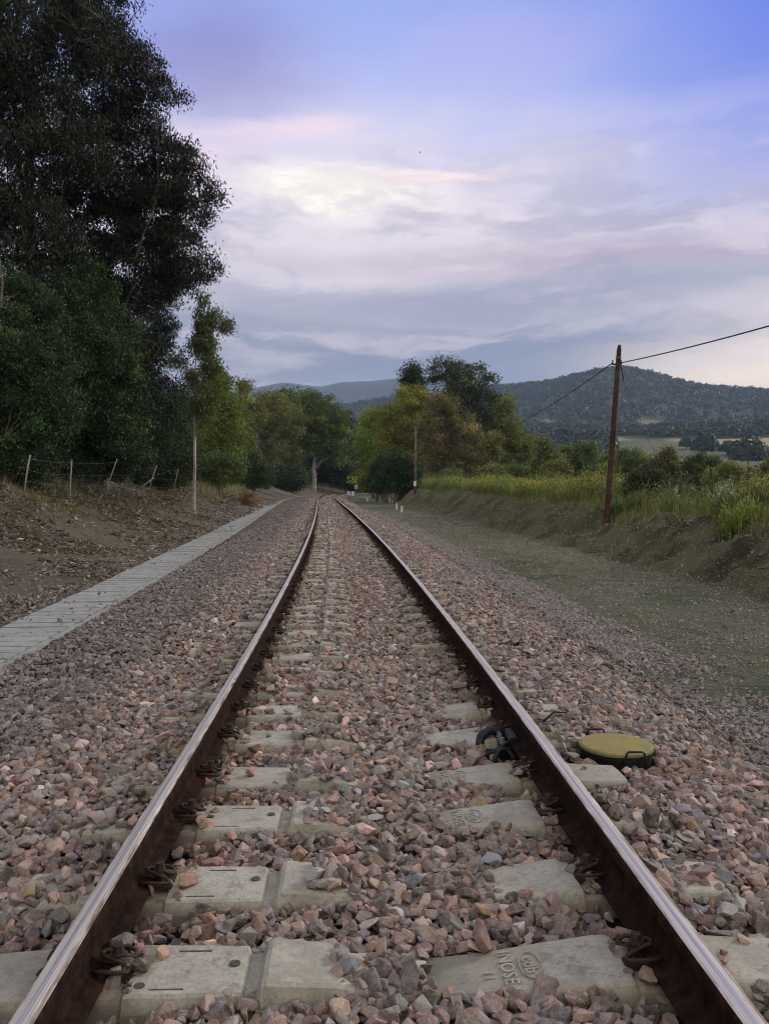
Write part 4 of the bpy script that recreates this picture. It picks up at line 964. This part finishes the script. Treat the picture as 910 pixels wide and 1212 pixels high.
def sag(a, b, s, n=40):
    return [tuple(Vector(a).lerp(Vector(b), i / n) - Vector((0, 0, s * 4 * (i / n) * (1 - i / n)))) for i in range(n + 1)]
A = b + at_; m = MB(); m.tube(sag(A + Vector((-.14, 0, .05)), t2 - Vector((0, 0, .2)), 1.9), .017, 6)
tag(m.build('overhead_cable', M['wire'], None, True), 'black cable sagging from the near pole down towards the distant pole', 'cable')
m = MB(); e = Vector((10.5, -25, 5.9)); m.tube(sag(A + Vector((.14, 0, .05)), e, 1.15), .017, 6)
tag(m.build('overhead_cable', M['wire'], None, True), 'thick black cable rising from the pole to the right edge of the sky', 'cable')
ga = Vector(B(800, 30.5)); m = MB(); m.tube([tuple(A + Vector((.12, 0, .0))), tuple(A.lerp(ga, .1))], .016, 6); m.tube([tuple(A.lerp(ga, .1)), tuple(ga)], .004, 4)
tag(m.build('guy_wire', M['wire'], None), 'thin guy wire slanting from the near pole into the bushes', 'guy wire')

MK = 'small white marker posts on the right verge'
for (px, d, h, lab) in [(475.5, 57, .47, 'nearer of the two small white marker posts before the weedy bank'), (469.5, 65, .5, 'further of the two small white marker posts before the weedy bank'), (434.6, 100, .42, 'small lone white marker post by the bend near the dark leaning post')]:
    q = Vector(B(px, d)); m = MB(); m.box((0, 0, h / 2 - .1), (.15, .12, h + .2), bev=.015); m.box((0, 0, h + .02), (.11, .09, .04), bev=.01); o = m.build('marker_post', M['white']); o.location = q
    tag(o, lab, 'marker post', MK)
for k, dx in enumerate((-.36, .36)):
    q = Vector(B(415, 140)); m = MB(); m.box((0, 0, .35), (.5, .35, .75), bev=.03); m.box((0, 0, .75), (.58, .42, .06), bev=.01); o = m.build('white_cabinet', M['white']); o.location = (q.x + dx, q.y, q.z)
    tag(o, ['left one of the tiny pair of white boxes beyond the vanishing rails', 'right one of the tiny pair of white boxes beyond the vanishing rails'][k], 'cabinet', 'white boxes at the bend')
q = Vector(B(421.6, 122)); sp_ = empty('track_signal', tuple(q), 'small grey trackside signal post with pale square head at the bend', 'signal')
m = MB(); m.cyl((0, 0, .8), .06, .05, 1.8, 10); m.build('post', M['post'], sp_); m = MB(); m.box((0, 0, 1.65), (.42, .1, .55), bev=.02); m.build('head', M['white'], sp_); m = MB(); m.box((.0, -.06, 1.58), (.16, .04, .2)); m.build('face', M['dark'], sp_)
q = Vector(B(446, 98)); m = MB(); m.tube([(0, 0, -.2), (.15, 0, 2.0), (.25, 0, 4.1)], [.1, .09, .07], 8); o = m.build('leaning_post', M['dpost'], None, True); o.location = q; tag(o, 'dark leaning wooden post left of the dense bush at the bend', 'post')
for i, (px, d, h) in enumerate([(461, 76, .75), (464, 75, .6)]):
    q = Vector(B(px, d)); m = MB(); m.tube([(0, 0, -.2), (.02 * i, 0, h)], .05, 7); o = m.build('grey_stake', M['post'], None, True); o.location = q; tag(o, ['taller grey stake standing in front of the dense bush', 'shorter grey stake standing in front of the dense bush'][i], 'stake', 'grey stakes by the dense bush')
q = Vector((*onT(66, -4.1), -.25)); m = MB(); m.tube([(0, 0, -.1), (0, 0, .55)], .035, 7); o = m.build('marker_stake', M['post'], None, True); o.location = q; tag(o, 'thin pale stake beside the far end of the cover slabs', 'stake')

# ---------------------------------------------------------------- far valley: woods, field trees, houses
def far_crowns(C, size, nq, pal, rr):
    n = len(C); T = n * nq; d = rr.normal(0, 1, (T, 3)); d[:, 2] = np.abs(d[:, 2]) * .9 + .1 * d[:, 2]; d /= np.linalg.norm(d, axis=1, keepdims=True)
    s = np.repeat(size, nq)[:, None]; lump = rr.uniform(.72, 1.08, (T, 1)); P = np.repeat(C, nq, 0) + d * s * lump * np.array([.5, .5, .62])
    nrm = d + rr.normal(0, .45, (T, 3)); nrm /= np.linalg.norm(nrm, axis=1, keepdims=True)
    U = np.cross(nrm, rr.normal(0, 1, (T, 3))); U /= np.linalg.norm(U, axis=1, keepdims=True); V_ = np.cross(nrm, U); q = s * .17
    V = np.stack([P - U * q, P - V_ * q * .8, P + U * q, P + V_ * q * .8], 1).reshape(-1, 3)
    pal = np.array(pal); c = np.repeat(pal[rr.integers(0, len(pal), n)] * rr.uniform(.72, 1.2, (n, 1)), nq, 0) * rr.uniform(.75, 1.25, (T, 1))
    return V, np.arange(T * 4).reshape(-1, 4), np.repeat(c, 4, 0)
rr = np.random.default_rng(21)
FP = [(.030, .048, .022), (.042, .062, .027), (.022, .036, .018), (.055, .068, .034)]
def woods(n, r0, r1, a0, a1, s0, s1, nq, cond=None):
    rad = np.sqrt(rr.uniform(r0 ** 2, r1 ** 2, n)); az = np.radians(rr.uniform(a0, a1, n)); x = rad * np.sin(az); y = rad * np.cos(az); k = np.ones(n, bool)
    if cond is not None: k = cond(x, y, rad, np.degrees(az))
    k &= (fbm(x * .008 + 60, y * .008 + 21, 3) < .22) | (rad < 1000)
    x, y = x[k], y[k]; s = rr.uniform(s0, s1, len(x)); z = height(x, y) + s * .25
    return far_crowns(np.stack([x, y, z], -1), s, nq, FP, rr)
fcond = lambda x, y, rad, az: (rad > 840 + 260 * fbm(x * .006 + 3, y * .006, 3)) | (az < 14.5)
parts = [woods(10500, 1250, 2400, -12, 34, 6, 15, 20), woods(6500, 760, 1250, -10, 34, 5, 11, 28, fcond), woods(2600, 300, 760, -4, 15.5, 6, 11, 44)]
V, Fc, c = merge(parts)
tag(mesh_np('wooded_hillside', V, Fc, M['leaf'], col=c), kind='stuff')
V, Fc, c = merge([woods(700, 180, 330, -10, 40, 5, 8, 60)])
tag(mesh_np('valley_woods', V, Fc, M['leaf'], col=c), kind='stuff')
ftl = [(885, 541, 590, 28, 'big round dark tree in the tan field at the right edge'), (835, 531, 640, 21, 'dark round tree in the field just left of the biggest round one'), (862, 533, 650, 13, 'dark tree squeezed between two round field trees'), (903, 536, 630, 11, 'small tree at the field edge beside the right margin'), (812, 527, 700, 11, 'small dark tree at the wood edge above the tan field'), (668, 520, 520, 15, 'dark round tree under the bare patch left of the pole')]
def hit(px, py):
    """where the ray through a picture point meets the land"""
    for d in np.arange(200, 2600, 4.):
        x, y, z = Wp(px, py, d)
        if z < height(x, y): return x, y, float(height(x, y)), d
    return None
for i, (px, py, d, s, lab) in enumerate(ftl):
    q = hit(px, py + s * .45)
    if not q: continue
    x, y, z, d = q; s = s * 1.5 * d / F; rt = empty('field_tree', (x, y, z - s * .1), lab, 'tree', 'round trees in the far fields')
    V, Fc, c = far_crowns(np.array([[0, 0, s * .38], [s * .25, 2, s * .3], [-s * .22, -1, s * .32]]), np.array([s, s * .7, s * .75]), 420, FP[:3], rr)
    P0 = V.reshape(-1, 4, 3); cen = P0.mean(1, keepdims=True); V = (cen + (P0 - cen) * .4).reshape(-1, 3)
    mesh_np('crown', V, Fc, M['leaf'], rt, col=c)
    m = MB(); m.tube([(0, 0, -.5), (.1, 0, s * .2), (0, .1, s * .4)], [.5, .4, .3], 8); m.build('trunk', M['bark'], rt, True)
def house(px, py, w, dp, h, lab, tower=False):
    q = hit(px, py)
    if not q: return
    rt = empty('white_house', q[:3], lab, 'house', 'white houses on the far hillside', rz=.3)
    m = MB(); m.box((0, 0, h / 2 - 1), (w, dp, h + 2)); m.build('wall', M['slab'], rt)
    m = MB(); b_ = m.b; vs = [b_.verts.new(v) for v in ((-w * .54, -dp * .56, h), (w * .54, -dp * .56, h), (w * .54, dp * .56, h), (-w * .54, dp * .56, h), (-w * .5, 0, h + dp * .28), (w * .5, 0, h + dp * .28))]
    for f in ((0, 1, 5, 4), (2, 3, 4, 5), (1, 2, 5), (3, 0, 4), (0, 3, 2, 1)): b_.faces.new([vs[i] for i in f])
    m.build('roof', M['tile'], rt)
    for k in (-.3, .0, .3):
        m = MB(); m.box((w * k, -dp / 2 - .03, h * .55), (w * .1, .1, h * .3)); m.build('window' if k else 'door', M['dark'], rt)
house(694, 489, 5, 5, 9, 'tiny tall white house on the bare patch of the hillside')
house(818, 503, 15, 7, 4, 'tiny low white house among the woods of the right hillside')
for (px, py, hh, lab) in [(716, 518, 14, 'thin distant utility pole below the bare hillside patch'), (751, 533, 9, 'thin distant utility pole at the wood edge right of the near pole'), (847, 548, 9, 'thin distant utility pole in the tan field')]:
    q = hit(px, py)
    if q:
        m = MB(); m.tube([(0, 0, -1), (0, 0, hh)], [.25, .18], 6); m.box((0, 0, hh - 1), (2.2, .2, .2)); o = m.build('utility_pole', M['post']); o.location = q[:3]; tag(o, lab, 'utility pole', 'distant utility poles')
# a bird
bp = Wp(497, 180, 160); m = MB(); m.tube([(-.25, 0, 0), (0, 0, 0), (.25, .02, .03)], [.03, .09, .03], 6)
for sg in (1, -1):
    vs = [m.b.verts.new(v) for v in ((.08, sg * .05, .02), (.12, sg * .4, .16), (.0, sg * .75, .08), (-.1, sg * .4, .13), (-.1, sg * .05, .01))]; m.b.faces.new(vs)
o = m.build('bird', M['dark']); o.location = bp; o.scale = (.6, .6, .6); tag(o, 'tiny dark bird flying high in the cloudy sky', 'bird')

# ---------------------------------------------------------------- haze
hz = bpy.data.materials.new('haze'); hz.use_nodes = True; g = NT(hz.node_tree); g.n.clear(); out = g.node('ShaderNodeOutputMaterial'); pv = g.node('ShaderNodeVolumePrincipled')
pv.inputs['Color'].default_value = (.50, .68, 1., 1); pv.inputs['Density'].default_value = 1.3e-4; pv.inputs['Anisotropy'].default_value = 0
g.l.new(pv.outputs[0], out.inputs['Volume'])
zlo = float(GZ.min()) - 130; m = MB(); ztop = max(float(GZ.max()), 4300 * .125 + 60) + 30; m.box((0, 2250, (zlo + ztop) / 2), (9400, 6700, ztop - zlo)); o = m.build('haze', hz); tag(o, kind='stuff')
print('objects', len(bpy.data.objects), 'polys', sum(len(m.polygons) for m in bpy.data.meshes), 'gz', GZ.min(), GZ.max())
